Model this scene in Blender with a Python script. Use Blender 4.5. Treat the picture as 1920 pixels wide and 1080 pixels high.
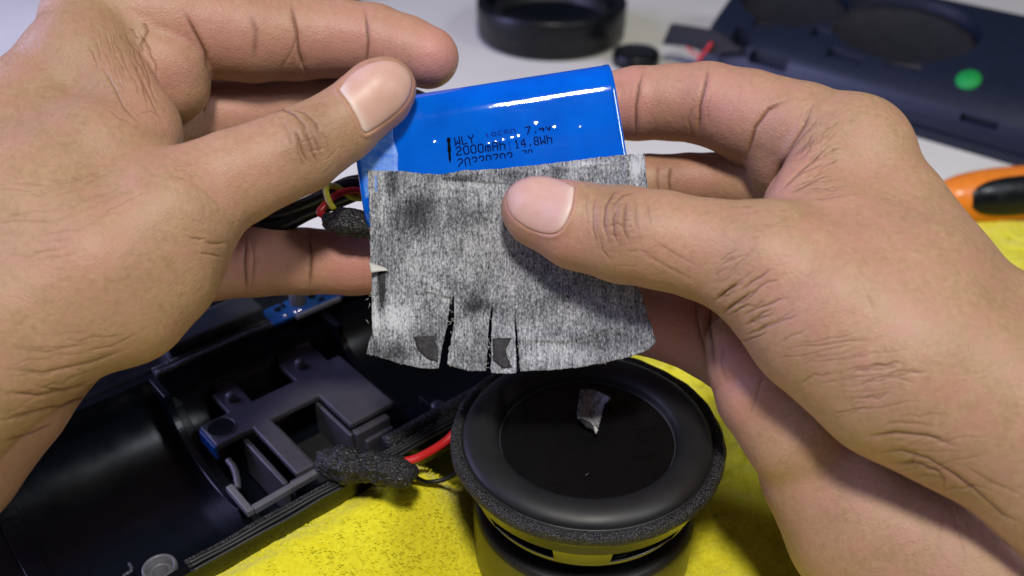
import bpy, bmesh, math, random
import numpy as np
from mathutils import Vector, Matrix

random.seed(7)
rng = np.random.default_rng(7)
for _o in list(bpy.data.objects):
    bpy.data.objects.remove(_o, do_unlink=True)
SC = bpy.context.scene
COL = SC.collection
K = 0.01                      # everything below is written in centimetres

# ------------------------------------------------------------------ camera
CAM_H, PITCH, FPX = 23.4, math.radians(34.0), 1805.0
CP = np.array([0.0, 0.0, CAM_H])
CF = np.array([0.0, math.cos(PITCH), -math.sin(PITCH)])
CU = np.array([0.0, math.sin(PITCH), math.cos(PITCH)])
CR = np.array([1.0, 0.0, 0.0])
cam_data = bpy.data.cameras.new("camera")
cam = bpy.data.objects.new("camera", cam_data)
COL.objects.link(cam)
cam.location = Vector(CP * K)
cam.rotation_euler = (math.radians(90) - PITCH, 0, 0)
cam_data.sensor_width = 36.0
cam_data.lens = 36.0 * FPX / 1920.0
cam_data.clip_start = 0.01
cam_data.clip_end = 20.0
cam_data.dof.use_dof = True
cam_data.dof.focus_distance = 0.252
cam_data.dof.aperture_fstop = 11.0
SC.camera = cam

# ------------------------------------------------------------------ world and lamps
world = bpy.data.worlds.new("World")
SC.world = world
world.use_nodes = True
_bg = world.node_tree.nodes["Background"]
_bg.inputs[0].default_value = (0.62, 0.66, 1.0, 1)
_bg.inputs[1].default_value = 0.06


def area_lamp(name, loc, target, size, watts, colour, size_y=None):
    ld = bpy.data.lights.new(name, 'AREA')
    ld.energy = watts
    ld.color = colour
    ld.size = size * K
    if size_y:
        ld.shape = 'RECTANGLE'
        ld.size_y = size_y * K
    lo = bpy.data.objects.new(name, ld)
    COL.objects.link(lo)
    lo.location = Vector(loc) * K
    lo.rotation_euler = (Vector(target) - Vector(loc)).to_track_quat('-Z', 'Y').to_euler()
    return lo


area_lamp("ceiling_lamp", (2, -16, 91), (0, 24, 4), 12, 7.8, (1.0, 0.94, 0.85))
area_lamp("room_lamp", (66, -8, 78), (6, 22, 6), 18, 3.0, (0.86, 0.93, 1.0))
area_lamp("window_light", (-90, 36, 44), (10, 22, 6), 50, 13.0, (0.50, 0.50, 1.0), 90)
SC.view_settings.view_transform = 'Standard'
SC.view_settings.look = 'None'
SC.view_settings.exposure = 0.0
SC.view_settings.gamma = 1.0
SC.view_settings.use_curve_mapping = False
SC.cycles.use_denoising = True


# ------------------------------------------------------------------ geometry helpers
def at(px, py, d):
    """world point (cm) seen at a photograph pixel, d cm along the optical axis"""
    return CP + d * (CF + CR * (px - 960) / FPX + CU * (540 - py) / FPX)


def atz(px, py, z):
    v = CF + CR * (px - 960) / FPX + CU * (540 - py) / FPX
    return CP + v * (z - CAM_H) / v[2]


def project(P):
    r = np.asarray(P, float) - CP
    d = r @ CF
    return 960 + FPX * (r @ CR) / d, 540 - FPX * (r @ CU) / d, d


ORIGIN = {}


def set_props(o, label=None, cat=None, group=None, kind=None):
    if label: o["label"] = label
    if cat: o["category"] = cat
    if group: o["group"] = group
    if kind: o["kind"] = kind
    return o


def thing(name, base, label, cat, group=None):
    o = bpy.data.objects.new(name, None)
    COL.objects.link(o)
    o.empty_display_size = 0.01
    o.location = Vector(base) * K
    ORIGIN[o.name] = np.array(base, float)
    return set_props(o, label, cat, group)


def link_mesh(name, verts, faces, mat, parent=None, smooth=True, base=None, bevel=0, mats=None, fmat=None):
    """one mesh object from world-space centimetre vertices"""
    org = ORIGIN[parent.name] if parent is not None else np.array(base if base is not None else (0, 0, 0), float)
    me = bpy.data.meshes.new(name)
    V = (np.asarray(verts, float) - org) * K
    me.from_pydata(V.tolist(), [], [list(map(int, f)) for f in faces])
    me.update()
    if mats:
        for m in mats: me.materials.append(m)
        if fmat is not None:
            me.polygons.foreach_set("material_index", np.asarray(fmat, dtype=np.int32))
    else:
        me.materials.append(mat)
    if smooth:
        me.polygons.foreach_set("use_smooth", [True] * len(me.polygons))
    o = bpy.data.objects.new(name, me)
    COL.objects.link(o)
    if parent is not None:
        o.parent = parent
        ORIGIN[o.name] = org
    else:
        o.location = Vector(org) * K
        ORIGIN[o.name] = org
    if bevel:
        b = o.modifiers.new("bevel", 'BEVEL')
        b.width = bevel * K
        b.segments = 2
        b.limit_method = 'ANGLE'
        b.angle_limit = math.radians(40)
        if smooth:
            try:
                me.shade_auto = True
            except Exception:
                pass
            me.polygons.foreach_set("use_smooth", [False] * len(me.polygons))
    return o


def link_big(name, V, Q, ngons, mat, base):
    """a large quad mesh set up from arrays"""
    org = np.array(base, float)
    me = bpy.data.meshes.new(name)
    me.vertices.add(len(V))
    me.vertices.foreach_set("co", ((V - org) * K).astype(np.float32).ravel())
    ng = [i for g_ in ngons for i in g_]
    loops = np.concatenate([Q.ravel(), np.array(ng, np.int64)]).astype(np.int32)
    starts = np.concatenate([np.arange(len(Q)) * 4, 4 * len(Q) + np.concatenate([[0], np.cumsum([len(g_) for g_ in ngons])[:-1]]) if ngons else []]).astype(np.int32)
    me.loops.add(len(loops))
    me.loops.foreach_set("vertex_index", loops)
    me.polygons.add(len(starts))
    me.polygons.foreach_set("loop_start", starts)
    me.polygons.foreach_set("use_smooth", np.ones(len(starts), bool))
    me.materials.append(mat)
    me.update(calc_edges=True)
    o = bpy.data.objects.new(name, me)
    COL.objects.link(o)
    o.location = Vector(org) * K
    ORIGIN[o.name] = org
    return o


class MB:
    def __init__(self):
        self.v, self.f = [], []

    def add(self, vs, fs):
        n = len(self.v)
        self.v += [tuple(p) for p in vs]
        self.f += [[i + n for i in f] for f in fs]
        return self

    def box(self, c, s, ax=None):
        ax = np.eye(3) if ax is None else np.asarray(ax, float)
        c = np.asarray(c, float)
        vs = []
        for i in (-1, 1):
            for j in (-1, 1):
                for k in (-1, 1):
                    vs.append(c + ax[0] * i * s[0] / 2 + ax[1] * j * s[1] / 2 + ax[2] * k * s[2] / 2)
        fs = [[0, 1, 3, 2], [4, 6, 7, 5], [0, 4, 5, 1], [2, 3, 7, 6], [0, 2, 6, 4], [1, 5, 7, 3]]
        return self.add(vs, fs)

    def lathe(self, prof, n=96, c=(0, 0, 0), ax=None, close=False, a0=0.0, a1=2 * math.pi):
        """profile of (r, z) turned round z"""
        ax = np.eye(3) if ax is None else np.asarray(ax, float)
        c = np.asarray(c, float)
        full = abs(a1 - a0 - 2 * math.pi) < 1e-6
        m = n if full else n + 1
        vs, fs = [], []
        for i in range(m):
            t = a0 + (a1 - a0) * i / n
            for r, z in prof:
                vs.append(c + ax[0] * r * math.cos(t) + ax[1] * r * math.sin(t) + ax[2] * z)
        p = len(prof)
        q = p if close else p - 1
        for i in range(n):
            i2 = (i + 1) % m
            for j in range(q):
                j2 = (j + 1) % p
                fs.append([i * p + j, i2 * p + j, i2 * p + j2, i * p + j2])
        return self.add(vs, fs)

    def tube(self, pts, r, n=10, cap=True):
        P = [np.asarray(p, float) for p in pts]
        rs = r if hasattr(r, '__len__') else [r] * len(P)
        vs, fs = [], []
        up = None
        for i, p in enumerate(P):
            t = P[min(i + 1, len(P) - 1)] - P[max(i - 1, 0)]
            t = t / (np.linalg.norm(t) + 1e-9)
            if up is None:
                a = np.array([0, 0, 1.0]) if abs(t[2]) < 0.9 else np.array([1.0, 0, 0])
                up = a - t * (a @ t)
            up = up - t * (up @ t)
            up /= np.linalg.norm(up)
            s = np.cross(t, up)
            for k in range(n):
                a = 2 * math.pi * k / n
                vs.append(p + rs[i] * (math.cos(a) * up + math.sin(a) * s))
        for i in range(len(P) - 1):
            for k in range(n):
                k2 = (k + 1) % n
                fs.append([i * n + k, i * n + k2, (i + 1) * n + k2, (i + 1) * n + k])
        if cap:
            fs.append(list(range(n))[::-1])
            fs.append([(len(P) - 1) * n + k for k in range(n)])
        return self.add(vs, fs)

    def plate(self, us, vs_, occ, z0, z1, org, ax):
        """flat plate with openings: cells of an uneven grid that are filled"""
        org = np.asarray(org, float)
        idx, vv, ff = {}, [], []

        def vid(i, j, k):
            if (i, j, k) not in idx:
                idx[(i, j, k)] = len(vv)
                vv.append(org + ax[0] * us[i] + ax[1] * vs_[j] + ax[2] * (z1 if k else z0))
            return idx[(i, j, k)]
        nu, nv = len(us) - 1, len(vs_) - 1
        g = lambda i, j: 0 <= i < nu and 0 <= j < nv and occ[j][i]
        for i in range(nu):
            for j in range(nv):
                if not g(i, j): continue
                ff.append([vid(i, j, 1), vid(i + 1, j, 1), vid(i + 1, j + 1, 1), vid(i, j + 1, 1)])
                ff.append([vid(i, j, 0), vid(i, j + 1, 0), vid(i + 1, j + 1, 0), vid(i + 1, j, 0)])
                if not g(i - 1, j): ff.append([vid(i, j, 0), vid(i, j, 1), vid(i, j + 1, 1), vid(i, j + 1, 0)])
                if not g(i + 1, j): ff.append([vid(i + 1, j, 0), vid(i + 1, j + 1, 0), vid(i + 1, j + 1, 1), vid(i + 1, j, 1)])
                if not g(i, j - 1): ff.append([vid(i, j, 0), vid(i + 1, j, 0), vid(i + 1, j, 1), vid(i, j, 1)])
                if not g(i, j + 1): ff.append([vid(i, j + 1, 0), vid(i, j + 1, 1), vid(i + 1, j + 1, 1), vid(i + 1, j + 1, 0)])
        return self.add(vv, ff)

    def build(self, name, mat, parent=None, smooth=True, base=None, bevel=0):
        return link_mesh(name, self.v, self.f, mat, parent, smooth, base, bevel)


def spline(pts, n=24):
    """Catmull-Rom through points"""
    P = [np.asarray(p, float) for p in pts]
    P = [2 * P[0] - P[1]] + P + [2 * P[-1] - P[-2]]
    out = []
    for i in range(1, len(P) - 2):
        for k in range(n):
            t = k / n
            a, b, c, d = P[i - 1], P[i], P[i + 1], P[i + 2]
            out.append(0.5 * (2 * b + (c - a) * t + (2 * a - 5 * b + 4 * c - d) * t * t + (3 * b - a - 3 * c + d) * t ** 3))
    out.append(P[-2])
    return out


def vnoise(P, seed=0):
    """smooth value noise in -1..1 on an N x 3 array"""
    P = np.asarray(P, float)
    i = np.floor(P).astype(np.int64)
    w = P - i
    w = w * w * (3 - 2 * w)

    def h(a, b, c):
        n = (a * 374761393 + b * 668265263 + c * 2147483647 + seed * 974711) & 0xFFFFFFFF
        n = ((n ^ (n >> 13)) * 1274126177) & 0xFFFFFFFF
        return ((n ^ (n >> 16)) & 0xFFFF) / 32767.5 - 1
    r = 0
    for a in (0, 1):
        for b in (0, 1):
            for c in (0, 1):
                r = r + h(i[:, 0] + a, i[:, 1] + b, i[:, 2] + c) * (w[:, 0] if a else 1 - w[:, 0]) * (w[:, 1] if b else 1 - w[:, 1]) * (w[:, 2] if c else 1 - w[:, 2])
    return r


def boolean_cut(o, cutters):
    """cut closed meshes out of o; the cutters are removed again"""
    for cu in cutters:
        m = o.modifiers.new("cut", 'BOOLEAN')
        m.operation = 'DIFFERENCE'
        m.solver = 'EXACT'
        m.object = cu
    bpy.context.view_layer.update()
    dg = bpy.context.evaluated_depsgraph_get()
    me = bpy.data.meshes.new_from_object(o.evaluated_get(dg))
    o.modifiers.clear()
    old = o.data
    o.data = me
    bpy.data.meshes.remove(old)
    for cu in cutters:
        cm = cu.data
        bpy.data.objects.remove(cu, do_unlink=True)
        bpy.data.meshes.remove(cm)


# ------------------------------------------------------------------ material helpers
class Mat:
    def __init__(self, name, colour=(0.5, 0.5, 0.5), rough=0.5, metal=0.0, spec=0.5, coat=0.0, sss=0.0, sheen=0.0):
        self.m = bpy.data.materials.new(name)
        self.m.use_nodes = True
        self.t = self.m.node_tree
        self.p = self.t.nodes["Principled BSDF"]
        self.set("Base Color", (*colour, 1))
        self.set("Roughness", rough)
        self.set("Metallic", metal)
        self.set("Specular IOR Level", spec)
        if coat: self.set("Coat Weight", coat); self.set("Coat Roughness", 0.06)
        if sheen: self.set("Sheen Weight", sheen); self.set("Sheen Roughness", 0.5)
        self.tc = self.t.nodes.new("ShaderNodeTexCoord")
        self.maps = {}

    def set(self, k, v):
        self.p.inputs[k].default_value = v

    def coord(self, scale=(100, 100, 100), src='Object'):
        key = (tuple(scale), src)
        if key not in self.maps:
            mp = self.t.nodes.new("ShaderNodeMapping")
            mp.inputs["Scale"].default_value = scale
            self.t.links.new(self.tc.outputs[src], mp.inputs["Vector"])
            self.maps[key] = mp
        return self.maps[key].outputs[0]

    def noise(self, scale=1, detail=4, rough=0.55, vec=None, dist=0.0):
        n = self.t.nodes.new("ShaderNodeTexNoise")
        n.inputs["Scale"].default_value = scale
        n.inputs["Detail"].default_value = detail
        n.inputs["Roughness"].default_value = rough
        n.inputs["Distortion"].default_value = dist
        self.t.links.new(vec or self.coord(), n.inputs["Vector"])
        return n.outputs["Fac"]

    def voronoi(self, scale=1, feature='F1', vec=None, out="Distance", rnd=1.0):
        n = self.t.nodes.new("ShaderNodeTexVoronoi")
        n.feature = feature
        n.inputs["Scale"].default_value = scale
        n.inputs["Randomness"].default_value = rnd
        self.t.links.new(vec or self.coord(), n.inputs["Vector"])
        return n.outputs[out]

    def attr(self, name):
        n = self.t.nodes.new("ShaderNodeAttribute")
        n.attribute_name = name
        return n.outputs["Fac"]

    def ramp(self, fac, stops):
        n = self.t.nodes.new("ShaderNodeValToRGB")
        e = n.color_ramp.elements
        while len(e) < len(stops): e.new(0.5)
        for el, (p, c) in zip(e, stops):
            el.position = p
            el.color = (*c, 1) if hasattr(c, '__len__') else (c, c, c, 1)
        self.t.links.new(fac, n.inputs[0])
        return n.outputs[0]

    def mix(self, fac, a, b, mode='MIX'):
        n = self.t.nodes.new("ShaderNodeMix")
        n.data_type = 'RGBA'
        n.blend_type = mode
        for inp, val in ((n.inputs[0], fac), (n.inputs[6], a), (n.inputs[7], b)):
            if hasattr(val, 'is_linked') or isinstance(val, bpy.types.NodeSocket):
                self.t.links.new(val, inp)
            elif hasattr(val, '__len__'):
                inp.default_value = (*val, 1)
            else:
                inp.default_value = val
        return n.outputs[2]

    def math(self, op, a, b=0.0):
        n = self.t.nodes.new("ShaderNodeMath")
        n.operation = op
        for inp, val in ((n.inputs[0], a), (n.inputs[1], b)):
            if isinstance(val, bpy.types.NodeSocket):
                self.t.links.new(val, inp)
            else:
                inp.default_value = val
        return n.outputs[0]

    def to(self, key, sock):
        self.t.links.new(sock, self.p.inputs[key])

    def bump(self, height, strength=0.3, dist=0.02):
        n = self.t.nodes.new("ShaderNodeBump")
        n.inputs["Strength"].default_value = strength
        n.inputs["Distance"].default_value = dist * K
        self.t.links.new(height, n.inputs["Height"])
        if self.p.inputs["Normal"].is_linked:
            self.t.links.new(self.p.inputs["Normal"].links[0].from_socket, n.inputs["Normal"])
        self.t.links.new(n.outputs[0], self.p.inputs["Normal"])


# ------------------------------------------------------------------ materials
def plastic(name, c, rough, scr=0.12, bump=0.15, scale=30, spec=0.5):
    a = Mat(name, c, rough, spec=spec)
    n = a.noise(1.3, 5, 0.6)
    a.to("Roughness", a.ramp(n, [(0.3, max(0, rough - scr)), (0.7, min(1, rough + scr))]))
    a.to("Base Color", a.ramp(a.noise(2.2, 6, 0.7), [(0.35, tuple(x * 0.88 for x in c)), (0.7, tuple(x * 1.12 for x in c))]))
    a.bump(a.noise(scale, 3), bump, 0.01)
    return a.m


M_BLACK = plastic("black_plastic", (0.004, 0.005, 0.006), 0.34, spec=0.3)
M_GLOSS = plastic("gloss_black_plastic", (0.0025, 0.0035, 0.006), 0.22, scr=0.04, bump=0.04, spec=0.4)
M_GREY = plastic("grey_plastic", (0.046, 0.044, 0.055), 0.42)
M_LGREY = plastic("light_grey_plastic", (0.10, 0.10, 0.115), 0.4)
M_NAVY = plastic("blue_sheen_plastic", (0.008, 0.012, 0.024), 0.36, scr=0.03, bump=0.2, spec=0.4)  # black plastic with the blue of reflected light put into the base colour
M_RUBBER = plastic("black_rubber", (0.010, 0.0105, 0.012), 0.5, scr=0.05, bump=0.2, scale=40)
M_CONE = plastic("cone_film", (0.004, 0.004, 0.0045), 0.3, scr=0.08, bump=0.1, spec=0.35)
M_BLUEP = plastic("blue_board", (0.006, 0.04, 0.16), 0.3)
M_ORANGE = plastic("orange_plastic", (0.75, 0.21, 0.02), 0.38)
M_GREENS = plastic("green_paper", (0.0, 0.27, 0.045), 0.7)
M_RED = plastic("red_wire_jacket", (0.55, 0.018, 0.02), 0.35)
M_YEL = plastic("yellow_wire_jacket", (0.62, 0.52, 0.03), 0.35)
M_INK = Mat("printing_ink", (0.003, 0.004, 0.05), 0.8, spec=0.02).m
M_BARINK = Mat("black_ink", (0.002, 0.002, 0.004), 0.7, spec=0.03).m
M_STEEL = Mat("steel", (0.62, 0.60, 0.56), 0.2, metal=1.0).m
M_DULL = Mat("dull_steel", (0.16, 0.155, 0.145), 0.38, metal=1.0).m
M_CHROME = Mat("basket_steel", (0.20, 0.195, 0.18), 0.3, metal=1.0).m


def foam(name, base, hi, scale):
    a = Mat(name, base, 0.55, spec=0.5)
    v = a.voronoi(scale, 'F1')
    a.to("Base Color", a.ramp(v, [(0.1, hi), (0.55, base)]))
    a.to("Roughness", a.ramp(a.noise(scale * 0.8, 2), [(0.35, 0.25), (0.65, 0.8)]))
    a.bump(v, 0.9, 0.05)
    a.bump(a.noise(scale * 1.7, 3), 0.6, 0.03)
    return a.m


M_FOAM = foam("black_foam", (0.006, 0.006, 0.007), (0.03, 0.03, 0.032), 13)
M_GASKET = foam("grainy_gasket_foam", (0.008, 0.008, 0.009), (0.05, 0.05, 0.055), 17)

# blue heat-shrink film
a = Mat("blue_shrink_film", (0.002, 0.085, 0.66), 0.07, spec=0.5)
a.to("Base Color", a.ramp(a.noise(0.9, 5), [(0.3, (0.0, 0.085, 0.52)), (0.7, (0.0, 0.118, 0.64))]))
a.bump(a.noise(0.8, 2), 0.05, 0.2)
a.bump(a.noise(1.0, 4, 0.6, a.coord((90, 420, 420))), 0.05, 0.06)
a.bump(a.noise(6.0, 3, 0.6), 0.03, 0.03)
M_SHRINK = a.m

# table top
a = Mat("table_laminate", (0.58, 0.58, 0.60), 0.42, spec=0.3)
a.to("Base Color", a.ramp(a.noise(0.12, 6, 0.6), [(0.3, (0.66, 0.645, 0.58)), (0.7, (0.74, 0.725, 0.655))]))
a.bump(a.noise(18, 3), 0.05, 0.02)
M_TABLE = a.m

# towel
a = Mat("yellow_microfibre", (0.72, 0.57, 0.02), 0.95, spec=0.1, sheen=0.35)
n1 = a.noise(0.5, 5, 0.6)
n2 = a.noise(7.0, 4, 0.6)
c1 = a.ramp(n1, [(0.3, (0.69, 0.60, 0.012)), (0.7, (0.80, 0.75, 0.025))])
a.to("Base Color", a.mix(0.5, c1, a.ramp(n2, [(0.3, (0.62, 0.51, 0.008)), (0.68, (0.86, 0.82, 0.05))])))
a.bump(n2, 0.7, 0.12)
M_TOWEL = a.m
# the same yarn on the standing loops; fibres scatter light as if lying flat
a = Mat("yellow_pile", (0.78, 0.68, 0.02), 0.95, spec=0.05)
a.to("Base Color", a.mix(0.5, a.ramp(a.noise(0.5, 5, 0.6), [(0.3, (0.68, 0.60, 0.012)), (0.7, (0.80, 0.76, 0.03))]), a.ramp(a.noise(7.0, 4, 0.6), [(0.3, (0.62, 0.52, 0.008)), (0.68, (0.86, 0.84, 0.06))])))
geo = a.t.nodes.new("ShaderNodeNewGeometry")
vm = a.t.nodes.new("ShaderNodeVectorMath"); vm.operation = 'MULTIPLY_ADD'
a.t.links.new(geo.outputs["Normal"], vm.inputs[0]); vm.inputs[1].default_value = (0.35, 0.35, 0.35); vm.inputs[2].default_value = (0, 0, 0.8)
vn = a.t.nodes.new("ShaderNodeVectorMath"); vn.operation = 'NORMALIZE'
a.t.links.new(vm.outputs[0], vn.inputs[0]); a.to("Normal", vn.outputs[0])
M_PILE = a.m

# the grey fibrous tape
a = Mat("fibrous_tape", (0.3, 0.3, 0.3), 0.6, spec=0.22)
streak = a.noise(1.0, 5, 0.65, a.coord((8.0, 1.6, 1), 'UV'), 0.6)
fine = a.noise(1.0, 4, 0.7, a.coord((20, 11, 1), 'UV'))
cloud = a.noise(1.0, 4, 0.6, a.coord((0.85, 0.7, 1), 'UV'), 0.4)
patch = a.noise(1.0, 3, 0.5, a.coord((2.4, 1.6, 1), 'UV'))
s = a.math('ADD', a.math('MULTIPLY', streak, 0.26), a.math('MULTIPLY', fine, 0.60))
s = a.math('ADD', s, a.math('MULTIPLY', cloud, 0.30))
s = a.math('ADD', s, a.math('MULTIPLY', patch, 0.16))
fleck = a.ramp(a.noise(1.0, 2, 0.5, a.coord((15, 5.5, 1), 'UV')), [(0.56, 0.0), (0.70, 0.10)])
fibre = a.noise(1.0, 3, 0.6, a.coord((34, 1.6, 1), 'UV'), 0.3)
s = a.math('SUBTRACT', a.math('ADD', s, a.math('MULTIPLY', a.math('SUBTRACT', fibre, 0.5), 0.26)), fleck)
s = a.math('SUBTRACT', s, a.math('MULTIPLY', a.attr("dark"), 0.24))
s = a.math('ADD', s, a.math('MULTIPLY', a.attr("pale"), 0.16))
a.to("Base Color", a.ramp(s, [(0.45, (0.020, 0.021, 0.025)), (0.56, (0.075, 0.080, 0.092)), (0.65, (0.19, 0.20, 0.224)), (0.80, (0.52, 0.54, 0.585))]))
a.to("Roughness", a.ramp(a.noise(1.0, 4, 0.7, a.coord((20, 14, 1), 'UV')), [(0.35, 0.28), (0.6, 0.7)]))
a.bump(a.math('ADD', a.math('ADD', streak, fine), fibre), 0.6, 0.05)
M_TAPE = a.m
a = Mat("tape_backing", (0.035, 0.034, 0.038), 0.7, spec=0.08)
a.to("Base Color", a.ramp(a.noise(9, 4), [(0.35, (0.026, 0.025, 0.029)), (0.7, (0.055, 0.053, 0.058))]))
a.bump(a.noise(30, 3), 0.3, 0.02)
M_FILM = a.m

# skin: base tone, redder finger pads, browner knuckles, creases darkened by pigment and painted-in shade, fine cell relief
a = Mat("skin", (0.5, 0.3, 0.17), 0.46, spec=0.36)
mott = a.noise(0.9, 5, 0.6)
fine = a.noise(7.0, 4, 0.6)
base = a.ramp(mott, [(0.3, (0.325, 0.195, 0.102)), (0.55, (0.375, 0.230, 0.126)), (0.75, (0.42, 0.258, 0.148))])
base = a.mix(0.35, base, a.ramp(fine, [(0.3, (0.24, 0.138, 0.070)), (0.7, (0.49, 0.310, 0.180))]))
blot = a.ramp(a.noise(1.7, 4, 0.65, None, 0.4), [(0.44, 0.0), (0.66, 0.7)])
base = a.mix(blot, base, (0.40, 0.208, 0.140))
base = a.mix(a.math('MULTIPLY', a.attr("red"), 0.85), base, (0.52, 0.225, 0.195))
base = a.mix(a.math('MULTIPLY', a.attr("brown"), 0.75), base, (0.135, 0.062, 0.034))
a.to("Base Color", base)
a.to("Roughness", a.ramp(fine, [(0.3, 0.38), (0.7, 0.55)]))
a.set("Subsurface Weight", 0.09)
a.set("Subsurface Radius", (1.0, 0.35, 0.18))
a.set("Subsurface Scale", 0.0035)
a.bump(a.voronoi(9, 'DISTANCE_TO_EDGE', a.coord((100, 70, 130)), "Distance"), 0.42, 0.025)
a.bump(a.noise(1.0, 3, 0.6, a.coord((420, 900, 600)), 0.8), 0.35, 0.02)
a.bump(a.noise(22, 4, 0.65), 0.42, 0.02)
a.bump(a.noise(2.6, 4, 0.6), 0.34, 0.08)
M_SKIN = a.m
a = Mat("nail", (0.62, 0.36, 0.29), 0.42, spec=0.35)
nb = a.mix(a.attr("lunula"), a.ramp(a.noise(3, 3), [(0.3, (0.53, 0.315, 0.245)), (0.7, (0.57, 0.36, 0.29))]), (0.63, 0.49, 0.42))
a.to("Base Color", nb)
a.set("Subsurface Weight", 0.1)
a.set("Subsurface Radius", (1.0, 0.4, 0.3))
a.set("Subsurface Scale", 0.002)
a.bump(a.noise(9, 3), 0.10, 0.02)
a.bump(a.noise(1.0, 2, 0.5, a.coord((300, 1600, 1600))), 0.12, 0.02)
M_NAIL = a.m

# ------------------------------------------------------------------ setting: table and towel
N = 40
xs = np.linspace(-120, 140, N); ys = np.linspace(-40, 170, N)
V = [(x, y, 0) for y in ys for x in xs]
Fq = [[j * N + i, j * N + i + 1, (j + 1) * N + i + 1, (j + 1) * N + i] for j in range(N - 1) for i in range(N - 1)]
table = link_mesh("table_top", V, Fq, M_TABLE)
set_props(table, "pale grey laminate table top behind the yellow cloth", "table", kind="structure")


def towel_z(x, y):
    P = np.stack([x * 0.35, y * 0.35, np.zeros_like(x)], 1)
    Q = np.stack([x * 1.6, y * 1.6, np.zeros_like(x) + 5], 1)
    z = 0.42 + 0.13 * vnoise(P, 3) + 0.05 * vnoise(Q, 4)
    # pressed flat under the enclosure
    u = (x + 8.60) * 0.75687 + (y - 16.31) * 0.65357
    v = -(x + 8.60) * 0.65357 + (y - 16.31) * 0.75687
    w = np.clip((np.minimum(v + 0.6, 12.4 - v)) / 1.2, 0, 1) * np.clip((18 - u) / 1.2, 0, 1)
    z = z * (1 - w) + 0.12 * w
    # bunched up against the near side of the enclosure
    s1 = np.clip((v + 3.4) / 2.9, 0, 1); s2 = np.clip((0.75 - v) / 0.5, 0, 1); s3 = np.clip((9.6 - u) / 2.5, 0, 1)
    return z + 2.45 * s1 * s1 * (3 - 2 * s1) * s2 * s2 * (3 - 2 * s2) * s3 * s3 * (3 - 2 * s3)


def towel_edge(x):
    return 40.8 + 0.35 * np.sin(x * 0.5) + 0.25 * np.sin(x * 1.7 + 1) - np.clip(-x - 2, 0, 40) * 0.28


nx, ny = 300, 230
X = np.linspace(-30, 34, nx)
TT = np.linspace(0, 1, ny)
gx, gt = np.meshgrid(X, TT)
gy = 6 + (towel_edge(gx) - 6) * gt
fx, fy = gx.ravel(), gy.ravel()
R3 = np.stack([fx * 4.2, fy * 4.2, fx * 0], 1)
fz = towel_z(fx, fy)
fz = fz + np.clip((fz - 0.12) / 0.1, 0, 1) * (0.055 * vnoise(R3, 9) + 0.03 * vnoise(R3 * 2.3, 10))
edge = np.clip((1 - gt.ravel()) * 34 / 0.6, 0, 1)
fz = 0.03 + (fz - 0.03) * np.sqrt(edge)
Fq = [[j * nx + i, j * nx + i + 1, (j + 1) * nx + i + 1, (j + 1) * nx + i] for j in range(ny - 1) for i in range(nx - 1)]
towel = link_mesh("towel", np.stack([fx, fy, fz], 1), Fq, M_TOWEL, base=(2, 23, 0))
set_props(towel, "bright yellow fluffy microfibre towel spread under the speaker parts", "towel")
# the pile: short loops standing on the towel
n = 150000
tx = rng.uniform(-9, 24, n); ty = rng.uniform(9.5, 41.2, n)
keep = (ty < towel_edge(tx) - 0.05) & (towel_z(tx, ty) > 0.14)
tx, ty = tx[keep], ty[keep]
n = len(tx)
tz = towel_z(tx, ty) - 0.02
la = 2.2 * vnoise(np.stack([tx * 0.9, ty * 0.9, tx * 0], 1), 21) + rng.normal(0, 1.1, n)
lr = rng.uniform(0.06, 0.13, n)
lean = np.stack([np.cos(la) * lr, np.sin(la) * lr], 1)
L = rng.uniform(0.015, 0.045, n)
ang = la + math.pi / 2
w = rng.uniform(0.010, 0.020, n)
b0 = np.stack([tx - np.cos(ang) * w, ty - np.sin(ang) * w, tz], 1)
b1 = np.stack([tx + np.cos(ang) * w, ty + np.sin(ang) * w, tz], 1)
t1 = np.stack([tx + lean[:, 0] + np.cos(ang) * w * 0.6, ty + lean[:, 1] + np.sin(ang) * w * 0.6, tz + L], 1)
t0 = np.stack([tx + lean[:, 0] - np.cos(ang) * w * 0.6, ty + lean[:, 1] - np.sin(ang) * w * 0.6, tz + L * 0.93], 1)
V = np.stack([b0, b1, t1, t0], 1).reshape(-1, 3)
Fq = np.arange(4 * n).reshape(-1, 4)
pile = link_mesh("pile", V, Fq, M_PILE, towel)
set_props(pile, kind="stuff")

# ------------------------------------------------------------------ background things
# black passive-radiator cup
cup = thing("speaker_cup", (2.75, 66.6, 0), "large round black plastic speaker cup standing behind the blue battery", "speaker part")
R0 = 5.15
MB().lathe([(R0 * 0.93, 0.0), (R0 * 0.985, 0.25), (R0, 0.6), (R0, 1.0), (R0 * 1.015, 1.05), (R0 * 1.015, 2.5), (R0 * 1.0, 2.7), (R0 * 0.90, 2.72), (R0 * 0.88, 2.5), (R0 * 0.86, 1.9)], 96, (2.75, 66.6, 0)).build("cup_wall", M_BLACK, cup)
MB().lathe([(R0 * 0.86, 1.9), (R0 * 0.72, 1.2), (R0 * 0.6, 1.5), (R0 * 0.5, 1.0), (R0 * 0.2, 0.7), (0.01, 0.7)], 96, (2.75, 66.6, 0)).build("inner_dish", M_GLOSS, cup)
MB().lathe([(R0 * 0.80, 1.75), (R0 * 0.77, 2.1), (R0 * 0.71, 2.15), (R0 * 0.68, 1.4)], 96, (2.75, 66.6, 0)).build("inner_ring", M_RUBBER, cup)

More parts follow.
